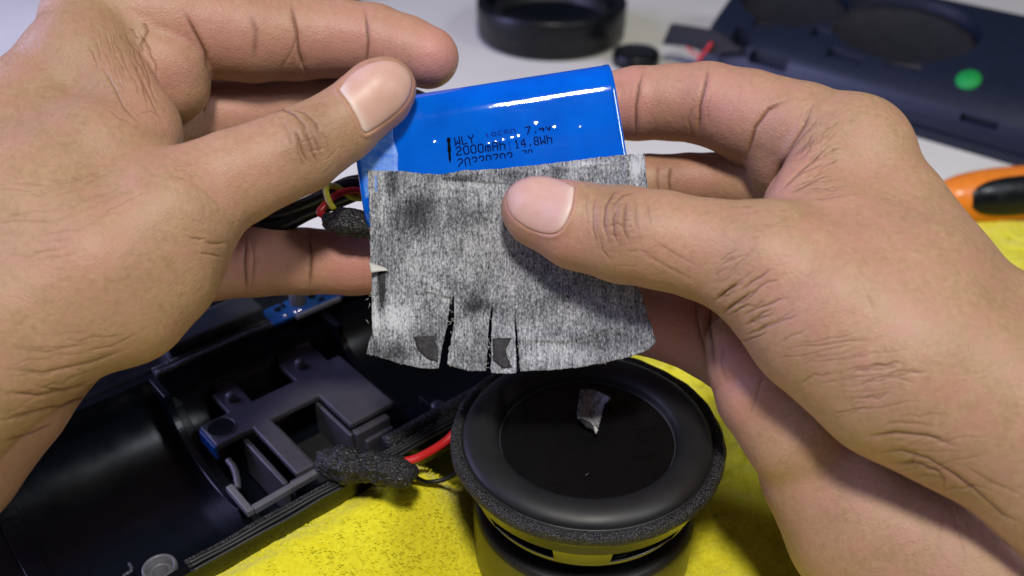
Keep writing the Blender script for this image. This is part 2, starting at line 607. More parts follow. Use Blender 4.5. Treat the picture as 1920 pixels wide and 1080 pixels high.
cap = thing("round_cap", (8.2, 61.3, 0), "small flat round black cap lying beside the large speaker cup", "cap")
c0 = (8.2, 61.3, 0)
MB().lathe([(1.45, 0.0), (1.55, 0.15), (1.55, 0.75), (1.42, 0.9), (1.2, 0.92)], 64, c0).build("cap_rim", M_BLACK, cap)
MB().lathe([(1.2, 0.92), (1.1, 0.8), (0.6, 0.78), (0.01, 0.78)], 64, c0).build("cap_face", M_RUBBER, cap)

# second half of the speaker body, upper right
AX = np.array([0.745, -0.667, 0.0]); AX /= np.linalg.norm(AX)
AV = np.array([-AX[1], AX[0], 0.0])          # towards the back
AZ = np.array([0, 0, 1.0])
so = np.array([10.6, 58.4, 0.0]) + AV * 1.9
shell2 = thing("speaker_housing", so + AX * 15 + AV * 5, "long black half of a speaker housing with green round sticker, behind the right hand", "speaker housing")
prof = [(0.0, 0.0), (0.0, 0.55), (0.35, 0.62), (0.42, 1.2), (0.8, 2.0), (1.7, 2.9), (3.0, 3.75), (4.4, 4.55), (5.8, 5.2), (7.2, 5.55), (8.4, 5.2), (9.2, 4.2), (9.5, 2.6), (9.6, 1.4), (9.6, 0.0)]
pp = spline([(p[0], p[1], 0) for p in prof[3:-1]], 5)
prof = prof[:3] + [(p[0], p[1]) for p in pp] + prof[-1:]
us = list(np.linspace(0, 33, 60))
mb = MB()
vs = []
for u in us:
    for p in prof:
        vs.append(so + AX * u + AV * p[0] + AZ * p[1])
m = len(prof)
fs = [[i * m + j, (i + 1) * m + j, (i + 1) * m + (j + 1) % m, i * m + (j + 1) % m] for i in range(len(us) - 1) for j in range(m)]
fs = [f[::-1] for f in fs]
fs += [list(range(m)), [(len(us) - 1) * m + j for j in range(m)][::-1]]
mb.add(vs, fs)
body2 = mb.build("housing_body", M_NAVY, shell2)


def local2(u, v, z): return so + AX * u + AV * v + AZ * z


def hole2(u, v, z, ru, rv, h, n=48, power=2.0):
    vs, fs = [], []
    for k in (0, 1):
        for i in range(n):
            t = 2 * math.pi * i / n
            c, s_ = math.cos(t), math.sin(t)
            c = math.copysign(abs(c) ** (2 / power), c); s_ = math.copysign(abs(s_) ** (2 / power), s_)
            vs.append(local2(u + ru * c, v + rv * s_, z + k * h))
    fs = [[i, (i + 1) % n, n + (i + 1) % n, n + i] for i in range(n)] + [list(range(n))[::-1], [n + i for i in range(n)]]
    return link_mesh("cutter", vs, fs, M_BLACK, shell2)


def shell_hit(px, py):
    """where a sight line meets the housing: (u, v, z) and the outward slope there"""
    best = None
    for q in range(2, len(prof) - 2):
        (v0, z0), (v1, z1) = prof[q], prof[q + 1]
        nv, nz = -(z1 - z0), (v1 - v0)
        nw = AV * nv + AZ * nz
        o0 = so + AV * v0 + AZ * z0
        ray = CF + CR * (px - 960) / FPX + CU * (540 - py) / FPX
        t = ((o0 - CP) @ nw) / (ray @ nw)
        P = CP + ray * t - so
        v, z = P @ AV, P[2]
        k = ((v - v0) * (v1 - v0) + (z - z0) * (z1 - z0)) / ((v1 - v0) ** 2 + (z1 - z0) ** 2)
        if -1e-6 <= k <= 1 + 1e-6 and (best is None or t < best[0]):
            best = (t, P @ AX, v, z, nw / np.linalg.norm(nw))
    return best[1:]


hu, hv_, hz, _n = shell_hit(1690, 48)

hu2, hv2, hz2, _n = shell_hit(1480, 4)

cut = [hole2(hu, hv_ + 0.1, 2.6, 4.5, 2.35, 5.0), hole2(hu2, hv2 + 0.5, 2.6, 3.6, 2.2, 5.0)]
for (sx, sy, su, sv, sz) in ((1432, 42, 1.4, 0.7, 0.5), (1540, 62, 1.2, 0.7, 0.5), (1565, 98, 0.9, 0.6, 0.6), (1592, 108, 1.7, 0.7, 0.45), (1697, 115, 2.0, 0.8, 0.6), (1835, 228, 2.0, 0.6, 0.4), (1390, 70, 1.4, 1.2, 1.4), (1440, 115, 2.6, 0.9, 0.7)):
    u, v, z, _n = shell_hit(sx, sy)
    cut.append(MB().box(local2(u, v, z), (su, sv, sz), (AX, AV, AZ)).build("cutter", M_BLACK, shell2, smooth=False))
for ob_ in [body2] + cut:
    bm_ = bmesh.new(); bm_.from_mesh(ob_.data); bmesh.ops.recalc_face_normals(bm_, faces=bm_.faces); bm_.to_mesh(ob_.data); bm_.free()
boolean_cut(body2, cut)
for poly in body2.data.polygons: poly.use_smooth = True
body2.data.set_sharp_from_angle(angle=math.radians(35))
mb = MB()
mb.lathe([(1.0, 0), (0.92, 0.22), (0.8, 0.12), (0.55, -0.05), (0.01, -0.1)], 48, local2(hu, hv_ + 0.1, hz - 0.75), (AX * 4.45, AV * 2.3 + AZ * 1.05, AZ))
mb.build("driver_dish", M_RUBBER, shell2)
mb = MB()
mb.lathe([(1.0, 0), (0.92, 0.18), (0.8, 0.1), (0.55, -0.05), (0.01, -0.1)], 48, local2(hu2, hv2 + 0.5, hz2 - 0.6), (AX * 3.55, AV * 2.15 + AZ * 0.9, AZ))
mb.build("driver_dish", M_RUBBER, shell2)
# sticker lies on the rounded front of the housing
gu, gv, gz, nrm = shell_hit(1816, 150)
tan = np.cross(nrm, AX); tan /= np.linalg.norm(tan)
MB().lathe([(0.66, -0.04), (0.66, 0.012), (0.01, 0.014)], 40, local2(gu, gv, gz) + nrm * 0.05, (AX, tan, nrm)).build("round_sticker", M_GREENS, shell2)
MB().box(local2(29.5, -0.25, 0.45), (9.0, 0.5, 0.9), (AX, AV, AZ)).build("base_lip", M_NAVY, shell2, bevel=0.08)
# torn black foam with red wire hanging from the housing's left end
def at_v(px, py, v0):
    ray = CF + CR * (px - 960) / FPX + CU * (540 - py) / FPX
    return CP + ray * (((so + AV * v0 - CP) @ AV) / (ray @ AV))


vv = [at_v(px_, py_, -0.25) for px_, py_ in ((1262, 45), (1345, 58), (1390, 92), (1335, 98), (1290, 84), (1247, 80))]
mb = MB(); th = -AV * 0.25
mb.add([p for p in vv] + [p + th for p in vv], [list(range(6)), [11, 10, 9, 8, 7, 6]] + [[i, (i + 1) % 6, 6 + (i + 1) % 6, 6 + i] for i in range(6)])
mb.build("torn_foam", M_FOAM, shell2, smooth=False, bevel=0.05)
MB().tube(spline([at_v(1334, 80, -0.7), at_v(1326, 92, -0.75), at_v(1316, 104, -0.8), at_v(1308, 116, -0.9)], 8), 0.12).build("red_wire", M_RED, shell2)
MB().tube(spline([at_v(1288, 88, -0.7), at_v(1300, 99, -0.75), at_v(1312, 106, -0.8)], 8), 0.07).build("red_wire", M_RED, shell2)

# dark box at the very back, right corner, and a black object at the top edge
bk = thing("storage_box", (48, 80, 0), "dull olive box at the far right corner of the table", "box")
MB().box((48, 80, 4), (14, 12, 8)).build("box_body", plastic("olive_card", (0.12, 0.125, 0.10), 0.7), bk, smooth=False, bevel=0.2)
MB().box((48, 80, 8.2), (14.4, 12.4, 0.5)).build("box_lid", plastic("olive_lid", (0.16, 0.165, 0.13), 0.7), bk, smooth=False, bevel=0.1)
bk = thing("black_plug", (-13.3, 75.5, 0), "small black plug at the top edge beside the left index finger", "plug")
MB().box((-13.3, 75.8, 1.2), (3.0, 3.0, 2.4)).build("plug_body", M_BLACK, bk, smooth=False, bevel=0.3)
MB().tube(spline([(-13.3, 77, 1.2), (-13, 80, 0.6), (-16, 86, 0.3)], 8), 0.3).build("plug_cable", M_BLACK, bk)

# screwdriver: orange handle with black grip inlay
sd0 = atz(1795, 372, 1.35)
SA = np.array([0.985, 0.17, 0.0]); SA /= np.linalg.norm(SA)
SV = np.array([-SA[1], SA[0], 0.0])
sdr = thing("screwdriver", (sd0[0] + 5, sd0[1], 0), "orange and black screwdriver handle lying at the right edge", "screwdriver")
ra = [(-0.9, 0.35), (-0.75, 0.75), (-0.3, 1.0), (0.5, 1.18), (2.0, 1.3), (4.0, 1.28), (6.0, 1.12), (7.2, 1.05), (8.2, 1.15), (9.0, 1.1), (9.4, 0.7), (9.5, 0.05)]
ra = [(p[1], p[0]) for p in spline([(p[0], p[1], 0) for p in ra], 4) for p in [(p[0], p[1])]]
hv = MB().lathe([(0.05, -0.92)] + ra, 48, sd0, (SV, AZ, SA)).build("handle", M_ORANGE, sdr)
# black soft grip: a long oval pad proud of the side facing the viewer
mb = MB()
NU, NW = 40, 18
vs = []
tow = -SV * 0.92 + AZ * 0.40; tow /= np.linalg.norm(tow)
side = np.cross(SA, tow)
for i in range(NU + 1):
    for j in range(NW + 1):
        s_ = -1 + 2 * i / NU
        q = -1 + 2 * j / NW
        half = 0.85 * (max(0.0, 1 - abs(s_) ** 3.5)) ** 0.5
        t = 2.9 + s_ * 3.0
        rr = np.interp(t, [p[1] for p in ra], [p[0] for p in ra])
        a_ = q * half * 1.0
        rim = min(1.0, 6 * (1 - max(abs(q), abs(s_))))
        vs.append(sd0 + SA * t + (tow * math.cos(a_) + side * math.sin(a_)) * (rr - 0.03 + 0.10 * rim))
fs = [[i * (NW + 1) + j, (i + 1) * (NW + 1) + j, (i + 1) * (NW + 1) + j + 1, i * (NW + 1) + j + 1] for i in range(NU) for j in range(NW)]
mb.add(vs, fs).build("grip", M_BLACK, sdr)
MB().tube([sd0 + SA * 9.3, sd0 + SA * 18], 0.3, 16).build("shaft", M_STEEL, sdr)

# ------------------------------------------------------------------ open speaker enclosure, lower left
EA = np.array([-8.60, 16.31, 0.0])
EU = np.array([0.75687, 0.65357, 0.0])
EV = np.array([-0.65357, 0.75687, 0.0])
EX = (EU, EV, AZ)


def el(u, v, z): return EA + EU * u + EV * v + AZ * z


enc = thing("speaker_enclosure", el(3, 4, 0), "open black speaker enclosure under the left hand with bracket and foam-edged rim", "speaker enclosure")
# trough: half pipe with walls
RO, ZC = 4.0, 4.25
inner, outer = [], []
for k in range(33):
    t = math.pi * (1 + k / 32)
    inner.append((4.1 + 3.92 * math.cos(t), ZC - 0.75 + 2.95 * math.sin(t)))
    outer.append((4.1 + 4.22 * math.cos(t), ZC - 0.75 + 3.18 * math.sin(t)))
inner = inner[::-1]      # far rim -> near rim
prof = outer + inner
us = np.linspace(-9, 17, 70)
vs = [el(u, p[0], p[1]) for u in us for p in prof]
m = len(prof)
fs = [[i * m + j, i * m + (j + 1) % m, (i + 1) * m + (j + 1) % m, (i + 1) * m + j] for i in range(len(us) - 1) for j in range(m)]
fs += [list(range(m))[::-1], [(len(us) - 1) * m + j for j in range(m)]]
tr = MB().add(vs, fs).build("trough", M_GLOSS, enc)
tr.data.set_sharp_from_angle(angle=math.radians(40))


def arc_rib(u0, u1, h, name, mat, a0=0.0, a1=1.0):
    vs, fs = [], []
    n = 40
    for k in range(n + 1):
        t = math.pi * (1 + a0 + (a1 - a0) * k / n)
        c, s_ = math.cos(t), math.sin(t)
        for (u, dr) in ((u0, 0.02), (u0, -h), (u1, -h), (u1, 0.02)):
            vs.append(el(u, 4.1 + (3.92 + dr) * c, ZC - 0.75 + (2.95 + dr) * s_))
    fs = [[k * 4 + j, (k + 1) * 4 + j, (k + 1) * 4 + (j + 1) % 4, k * 4 + (j + 1) % 4] for k in range(n) for j in range(4)]
    fs += [[0, 1, 2, 3], [n * 4 + 3, n * 4 + 2, n * 4 + 1, n * 4]]
    return MB().add(vs, fs).build(name, mat, enc, smooth=False, bevel=0.03)


arc_rib(-2.75, -2.15, 0.16, "rib", M_GLOSS)
arc_rib(-4.2, -3.4, 0.22, "rib", M_GLOSS)
# bulkhead across the trough, a ring sector with an open middle
bh = arc_rib(2.75, 3.0, 1.15, "bulkhead", M_GLOSS, 0.30, 1.0)
arc_rib(3.0, 3.35, 0.8, "bulkhead_flange", M_BLACK, 0.32, 0.9)
arc_rib(8.9, 9.15, 1.5, "bulkhead", M_GLOSS)
# rim gasket: three foam cords on the near edge
for dv, dz, r in ((-0.02, 3.55, 0.055), (0.10, 3.56, 0.055), (-0.13, 3.50, 0.05), (0.22, 3.54, 0.06)):
    pts = [el(u, dv + 0.015 * math.sin(u * 2.1 + dv * 9), dz + 0.012 * math.sin(u * 3.3)) for u in np.linspace(0.35, 12.5, 70)]
    MB().tube(pts, r, 8).build("gasket_cord", M_RUBBER if dv < 0.2 else M_GASKET, enc)
for dv, r in ((7.98, 0.13), (8.22, 0.12)):
    pts = [el(u, dv + 0.02 * math.sin(u * 2.1 + dv * 9), 3.62 + 0.015 * math.sin(u * 3.3)) for u in np.linspace(3.0, 9.2, 40)]
    MB().tube(pts, r, 8).build("gasket_cord", M_GASKET, enc)
# foam band along the near edge at the right
mb = MB()
pts = [el(u, 0.55, 3.42) for u in np.linspace(6.9, 12.0, 30)]
mb.tube(pts, 0.30, 12).build("foam_band", M_FOAM, enc)
# screw boss
bp = el(-0.10, 1.05, 0)
MB().lathe([(0.52, 1.0), (0.47, 2.85), (0.45, 2.98), (0.40, 3.02), (0.35, 2.98), (0.33, 2.75), (0.30, 2.72), (0.28, 2.82), (0.24, 2.84), (0.20, 2.8), (0.19, 1.8), (0.01, 1.8)], 48, bp).build("screw_boss", M_LGREY, enc)
# bracket plate
us = [3.35, 3.62, 4.35, 4.62, 5.25, 6.85, 7.05, 8.30, 8.75]
vs_ = [2.15, 2.95, 4.85, 5.05, 6.05, 6.30, 7.25, 7.7]
occ = [
    [0, 0, 0, 1, 0, 0, 0, 0, 0],
    [0, 0, 0, 1, 0, 0, 1, 1, 0],
    [1, 1, 1, 1, 1, 1, 1, 1, 0],
    [1, 1, 1, 1, 1, 1, 1, 1, 1],
    [0, 0, 1, 1, 0, 1, 1, 1, 1],
    [0, 0, 1, 1, 0, 1, 1, 0, 0],
    [0, 0, 0, 1, 0, 0, 1, 0, 0],
]
occ = [[o[i] if i < len(us) - 1 else 0 for i in range(len(us) - 1)] for o in occ]
mb = MB().plate(us, vs_, occ, 2.28, 2.5, EA, EX)
brk = mb.build("bracket_plate", M_GREY, enc, smooth=False, bevel=0.05)
MB().lathe([(0.42, 2.52), (0.42, 2.515), (0.01, 2.512)], 40, el(3.86, 5.52, 0)).build("hole_shade_disc", M_BLACK, enc, smooth=False)  # flat black disc on the plate; the hole's darkness is its colour
MB().lathe([(0.42, 2.505), (0.44, 2.53), (0.47, 2.53), (0.48, 2.505)], 40, el(3.86, 5.52, 0)).build("recess_ring", M_GREY, enc)
MB().box(el(3.32, 5.4, 2.2), (0.10, 1.1, 0.5), EX).build("blue_edge", M_BLUEP, enc, smooth=False, bevel=0.02)
# bracket feet, walls and pegs
for (u, v, z, su, sv, sz) in ((4.92, 1.98, 2.2, 1.15, 0.30, 0.5), (7.7, 2.75, 1.7, 1.3, 0.3, 1.3), (4.3, 3.6, 1.5, 0.18, 2.6, 1.5), (5.35, 3.6, 1.6, 0.14, 2.4, 1.3), (6.98, 3.9, 1.6, 0.14, 2.2, 1.3)):
    MB().box(el(u, v, z - 0.05), (su, sv, sz), EX).build("bracket_wall", M_GREY, enc, smooth=False, bevel=0.05)
MB().box(el(6.1, 3.8, 1.05), (1.45, 1.7, 0.2), EX).build("inner_pad", M_RUBBER, enc, smooth=False, bevel=0.04)
MB().box(el(5.7, 6.9, 1.75), (1.1, 0.8, 0.2), EX).build("inner_pad", M_RUBBER, enc, smooth=False, bevel=0.04)
for (u, v) in ((4.72, 6.55), (7.35, 6.6)):
    MB().lathe([(0.16, 2.45), (0.15, 2.72), (0.10, 2.78), (0.01, 2.8)], 20, el(u, v, 0)).build("peg", M_LGREY, enc)
# L-shaped light grey bar in front of the bracket
for (p, q) in (((2.75, 2.75), (2.75, 1.42)), ((2.86, 1.50), (5.0, 1.58))):
    c = (el(p[0], p[1], 2.7) + el(q[0], q[1], 2.7)) / 2
    d = el(q[0], q[1], 0) - el(p[0], p[1], 0); ln = np.linalg.norm(d); d /= ln
    MB().box(c, (ln, 0.22, 0.24), (d, np.cross(AZ, d), AZ)).build("clip_bar", M_LGREY, enc, smooth=False, bevel=0.04)
MB().box(el(7.15, 1.35, 3.0), (1.0, 0.16, 0.35), EX).build("clip_bar", M_GREY, enc, smooth=False, bevel=0.04)
MB().lathe([(0.22, 3.0), (0.2, 3.5), (0.15, 3.55), (0.01, 3.55)], 24, el(9.1, 0.95, 0)).build("peg", M_GREY, enc)
# torn residue beside the bracket
mb = MB()
pts = spline([el(3.35, 4.1, 2.45), el(3.3, 3.6, 2.5), el(3.15, 3.1, 2.55), el(3.0, 2.75, 2.5)], 8)
mb.tube(pts, [0.05 + 0.07 * abs(math.sin(i * 1.3)) for i in range(len(pts))], 8).build("glue_residue", M_GREY, enc)
mb = MB()
pts = spline([el(-0.75, 3.1, 1.0), el(-0.6, 3.3, 0.95), el(-0.35, 3.35, 0.95), el(-0.3, 3.7, 0.9)], 6)
mb.tube(pts, [0.02 + 0.05 * abs(math.sin(i * 1.9)) for i in range(len(pts))], 6).build("glue_residue", M_GREY, enc)
# far side: block along the rim, lid plate, blue circuit board with capacitor
MB().box(el(5.45, 9.0, 3.75), (3.5, 1.25, 0.8), EX).build("rim_block", plastic("slate_plastic", (0.020, 0.023, 0.026), 0.36), enc, smooth=False, bevel=0.1)
MB().box(el(4.5, 10.2, 2.2), (27.0, 3.4, 2.4), EX).build("side_wall", M_BLACK, enc, smooth=False, bevel=0.1)
brd = MB().box(el(8.9, 8.25, 3.70), (3.4, 1.0, 0.12), EX).build("circuit_board", M_BLUEP, enc, smooth=False, bevel=0.02)
MB().lathe([(0.30, 3.76), (0.30, 4.3), (0.26, 4.36), (0.01, 4.36)], 28, el(8.5, 8.35, 0)).build("capacitor", M_GREY, brd)
MB().lathe([(0.16, 3.76), (0.16, 4.15), (0.1, 4.2), (0.01, 4.2)], 20, el(9.05, 8.35, 0)).build("capacitor", M_BLACK, brd)
MB().lathe([(0.13 + 0.09 * math.cos(t), 3.98 + 0.14 * math.sin(t)) for t in np.linspace(0, 2 * math.pi, 13)[:-1]], 24, el(9.55, 8.2, 0), None, True).build("coil", plastic("copper_coil", (0.12, 0.05, 0.02), 0.35), brd)
for (u, v, su, sv) in ((9.95, 8.0, 0.22, 0.14), (10.1, 8.3, 0.16, 0.26), (7.7, 8.4, 0.24, 0.14), (7.95, 8.5, 0.12, 0.22), (9.2, 7.95, 0.2, 0.12)):
    MB().box(el(u, v, 3.81), (su, sv, 0.12), EX).build("chip", M_BLACK, brd, smooth=False, bevel=0.01)
for (u, v) in ((7.75, 7.95), (8.15, 7.9), (8.3, 7.88)):
    MB().lathe([(0.07, 3.76), (0.05, 3.80), (0.01, 3.81)], 12, el(u, v, 0)).build("solder_joint", M_STEEL, brd)
MB().box(el(8.9, 7.65, 3.72), (1.8, 0.14, 0.16), EX).build("board_edge", M_LGREY, brd, smooth=False, bevel=0.02)

# ------------------------------------------------------------------ speaker driver
DC = np.array([2.10, 20.0, 0.0])
drv = thing("speaker_driver", (2.10, 20.0, 0.35), "round black speaker driver with rubber surround on yellow towel", "speaker driver")
MB().lathe([(3.05, 0.38), (3.22, 0.5), (3.25, 0.7), (3.25, 2.15), (3.2, 2.3)], 128, DC).build("magnet_can", M_DULL, drv)
MB().lathe([(3.2, 2.3), (3.16, 2.46), (3.05, 2.52), (2.62, 2.56), (2.58, 2.5)], 128, DC).build("magnet_ring", M_RUBBER, drv)
MB().lathe([(2.58, 2.44), (2.60, 2.60), (2.52, 2.64), (2.48, 2.60)], 128, DC).build("trim_ring", M_CHROME, drv)
MB().lathe([(2.48, 2.55), (2.3, 2.7), (2.2, 2.95), (2.2, 4.2)], 128, DC).build("inner_skirt", M_BLACK, drv)
# basket: ring below, spokes, ring above; windows between the spokes are open
bas = MB().lathe([(2.95, 3.10), (2.99, 3.04), (3.05, 3.10), (3.22, 3.42), (3.16, 3.45)], 128, DC, close=True).build("basket", M_CHROME, drv)
MB().lathe([(3.46, 4.02), (3.62, 4.55), (3.70, 4.72), (3.5, 4.72), (3.36, 4.05)], 128, DC, close=True).build("upper_ring", M_CHROME, bas)
for k in range(6):
    a0 = math.radians(60 * k + 12)
    MB().lathe([(3.12, 3.38), (3.20, 3.36), (3.47, 4.08), (3.40, 4.10)], 10, DC, None, True, a0, a0 + math.radians(26)).build("spoke", M_CHROME, bas, smooth=False)
MB().lathe([(2.48, 2.58), (2.7, 2.75), (2.98, 3.08)], 128, DC).build("spider_dish", M_BLACK, drv)
# gasket ring: grainy foam, slightly uneven
n = 200
prof = [(3.42, 4.72), (3.78, 4.70), (3.83, 4.80), (3.81, 4.96), (3.74, 5.03), (3.62, 5.03), (3.52, 4.98)]
vs = []
for i in range(n):
    t = 2 * math.pi * i / n
    for j, (r, z) in enumerate(prof):
        j1 = 0.012 * math.sin(t * 9 + j) + 0.01 * math.sin(t * 23 + 2 * j)
        vs.append(DC + np.array([(r + j1) * math.cos(t), (r + j1) * math.sin(t), z + j1 * 0.5]))
m = len(prof)
fs = [[i * m + j, ((i + 1) % n) * m + j, ((i + 1) % n) * m + j + 1, i * m + j + 1] for i in range(n) for j in range(m - 1)]
MB().add(vs, fs).build("gasket_ring", M_GASKET, drv)
# rubber roll surround
pr = [(3.62, 4.93), (3.58, 4.98), (3.53, 4.98)]
for k in range(17):
    t = math.pi * k / 16
    pr.append((2.985 + 0.50 * math.cos(t), 4.94 + 0.33 * math.sin(t)))
pr += [(2.46, 4.86), (2.42, 4.80)]
MB().lathe(pr, 160, DC).build("surround", M_RUBBER, drv)
# dished cone film with faint ripples
nr, na = 40, 160
vs = []
for i in range(nr):
    r = 2.46 * (1 - i / (nr - 1)) + 0.005
    for k in range(na):
        t = 2 * math.pi * k / na
        z = 4.82 - 0.24 * (1 - (r / 2.46) ** 2) + 0.018 * math.sin(2 * t + 1.2) * (r / 2.46) * (1 - r / 2.46) * 4 + 0.030 * math.sin(3 * t + r * 2.2) * (1 - r / 2.46) * (r / 2.46) ** 2
        vs.append(DC + np.array([r * math.cos(t), r * math.sin(t), z]))
fs = [[i * na + k, i * na + (k + 1) % na, (i + 1) * na + (k + 1) % na, (i + 1) * na + k] for i in range(nr - 1) for k in range(na)]
MB().add(vs, fs).build("cone", M_CONE, drv)
MB().lathe([(2.43, 4.82), (2.44, 4.85), (2.455, 4.85), (2.465, 4.82)], 160, DC).build("cone_seam", M_GREY, drv)
MB().tube([DC + np.array([-0.12, -1.35, 4.74]), DC + np.array([-0.03, -1.27, 4.745])], 0.012, 5).build("lint", M_LGREY, drv)

# wires from the enclosure to the driver
mb = MB()
w1 = spline([atz(700, 872, 3.9), atz(765, 864, 3.8), atz(800, 850, 3.75), atz(835, 828, 3.75), atz(866, 802, 4.0), DC + np.array([-3.2, 0.6, 4.2])], 10)
MB().tube(w1, 0.125, 12).build("red_wire", M_RED, drv)
w2 = spline([atz(700, 885, 3.7), atz(770, 893, 3.3), atz(800, 904, 2.9), atz(835, 898, 2.9), atz(866, 880, 3.2), DC + np.array([-3.1, 0.2, 3.9])], 10)
MB().tube(w2, 0.075, 10).build("black_wire", M_BLACK, drv)

# ------------------------------------------------------------------ smooth-union solid modelling
def smin(a, b, k):
    if k <= 0: return np.minimum(a, b)
    h = np.maximum(k - np.abs(a - b), 0) / k
    return np.minimum(a, b) - h * h * k * 0.25


def cone_d(P, a, b, r1, r2):
    """distance to a tapered capsule"""
    ba = b - a
    l2 = ba @ ba
    rr = r1 - r2
    a2 = l2 - rr * rr
    if a2 <= 1e-6:
        c, r = (a, r1) if r1 > r2 else (b, r2)
        return np.linalg.norm(P - c, axis=1) - r
    il2 = 1.0 / l2
    pa = P - a
    y = pa @ ba
    z = y - l2
    q = pa * l2 - np.outer(y, ba)
    x2 = np.einsum('ij,ij->i', q, q)
    y2 = y * y * l2
    z2 = z * z * l2
    k = np.sign(rr) * rr * rr * x2
    d = (np.sqrt(x2 * a2 * il2) + y * rr) * il2 - r1
    c1 = np.sign(z) * a2 * z2 > k
    c2 = np.sign(y) * a2 * y2 < k
    d = np.where(c2, np.sqrt(x2 + y2) * il2 - r1, d)
    d = np.where(c1, np.sqrt(x2 + z2) * il2 - r2, d)
    return d


class Solid:
    """groups of tapered capsules; knots are (px, py, depth, radius in px)"""

    def __init__(self):
        self.groups = []

    def chain(self, knots, k=0.25, into=None, kin=0.0, world=False):
        pts = []
        for q in knots:
            if world: pts.append((np.array(q[:3], float), q[3]))
            else: pts.append((at(q[0], q[1], q[2]), q[3] * q[2] / FPX))
        segs = [(pts[i][0], pts[i + 1][0], pts[i][1], pts[i + 1][1]) for i in range(len(pts) - 1)]
        if into is None:
            self.groups.append([k, [(kin, segs)]])
            return len(self.groups) - 1
        self.groups[into][1].append((kin, segs))
        return into

    def each(self, P):
        out = []
        for k, chains in self.groups:
            d = None
            for kin, segs in chains:
                c = None
                for s in segs:
                    e = cone_d(P, *s)
                    c = e if c is None else smin(c, e, 0.12)
                d = c if d is None else smin(d, c, kin)
            out.append(d)
        return out

    def __call__(self, P):
        ds = self.each(P)
        d = ds[0]
        for g, e in zip(self.groups[1:], ds[1:]):
            d = smin(d, e, g[0])
        return d

    def bounds(self):
        lo, hi = np.full(3, 1e9), np.full(3, -1e9)
        for k, ch in self.groups:
            for kin, segs in ch:
                for a, b, r1, r2 in segs:
                    for p, r in ((a, r1), (b, r2)):
                        lo = np.minimum(lo, p - r); hi = np.maximum(hi, p + r)
        return lo - 0.6, hi + 0.6


def grad(f, P, e=0.01):
    g = np.stack([f(P + np.eye(3)[i] * e) - f(P - np.eye(3)[i] * e) for i in range(3)], 1)
    return g / (np.linalg.norm(g, axis=1, keepdims=True) + 1e-9)


def surface_nets(f, lo, hi, h):
    n = np.ceil((hi - lo) / h).astype(int) + 1
    ax = [lo[i] + h * np.arange(n[i]) for i in range(3)]
    # coarse pass first: only blocks near the surface are sampled finely
    bs = 5
    nb = (n + bs - 1) // bs
    bc = [lo[i] + h * (np.arange(nb[i]) * bs + (bs - 1) / 2) for i in range(3)]
    BP = np.stack(np.meshgrid(*bc, indexing='ij'), -1).reshape(-1, 3)
    bd = f(BP)
    full = nb * bs
    G = np.repeat(np.repeat(np.repeat(np.sign(bd).reshape(nb).astype(np.float32), bs, 0), bs, 1), bs, 2)
    near = np.argwhere((np.abs(bd) < h * bs * 0.87 + 0.35).reshape(nb))
    off = np.stack(np.meshgrid(np.arange(bs), np.arange(bs), np.arange(bs), indexing='ij'), -1).reshape(-1, 3)
    for c0 in range(0, len(near), 1500):
        I = (near[c0:c0 + 1500, None, :] * bs + off[None]).reshape(-1, 3)
        G[I[:, 0], I[:, 1], I[:, 2]] = f(lo + h * I)
    G = np.ascontiguousarray(G[:n[0], :n[1], :n[2]])
    ins = G < 0
    c = np.zeros(tuple(n - 1), np.int16)
    for a in (0, 1):
        for b in (0, 1):
            for d in (0, 1):
                c += ins[a:n[0] - 1 + a, b:n[1] - 1 + b, d:n[2] - 1 + d]
    act = (c > 0) & (c < 8)
    idx = np.full(act.shape, -1, np.int64)
    cells = np.argwhere(act)
    idx[act] = np.arange(len(cells))
    acc = np.zeros((len(cells), 3)); cnt = np.zeros(len(cells))
    cor = [(a, b, d) for a in (0, 1) for b in (0, 1) for d in (0, 1)]
    for p in cor:
        for ax_ in range(3):
            if p[ax_] == 1: continue
            q = list(p); q[ax_] = 1
            v0 = G[cells[:, 0] + p[0], cells[:, 1] + p[1], cells[:, 2] + p[2]]
            v1 = G[cells[:, 0] + q[0], cells[:, 1] + q[1], cells[:, 2] + q[2]]
            m = (v0 < 0) != (v1 < 0)
            t = np.where(m, v0 / np.where(m, v0 - v1, 1), 0)
            pt = np.array(p)[None] + np.zeros((len(cells), 3))
            pt[:, ax_] += t
            acc += pt * m[:, None]; cnt += m
    V = lo + h * (cells + acc / cnt[:, None])
    Q = []
    for ax_ in range(3):
        b_, c_ = (ax_ + 1) % 3, (ax_ + 2) % 3
        s0 = [slice(None)] * 3; s1 = [slice(None)] * 3
        s0[ax_] = slice(0, n[ax_] - 1); s1[ax_] = slice(1, n[ax_])
        A, B = ins[tuple(s0)], ins[tuple(s1)]
        e = np.argwhere(A != B)
        ok = (e[:, b_] > 0) & (e[:, c_] > 0) & (e[:, b_] < n[b_] - 1) & (e[:, c_] < n[c_] - 1)
        e = e[ok]
        flip = A[e[:, 0], e[:, 1], e[:, 2]]
        def cell(db, dc):
            q = e.copy(); q[:, b_] -= db; q[:, c_] -= dc
            return idx[q[:, 0], q[:, 1], q[:, 2]]
        quad = np.stack([cell(1, 1), cell(0, 1), cell(0, 0), cell(1, 0)], 1)
        quad[~flip] = quad[~flip][:, ::-1]
        Q.append(quad)
    return V, np.concatenate(Q)


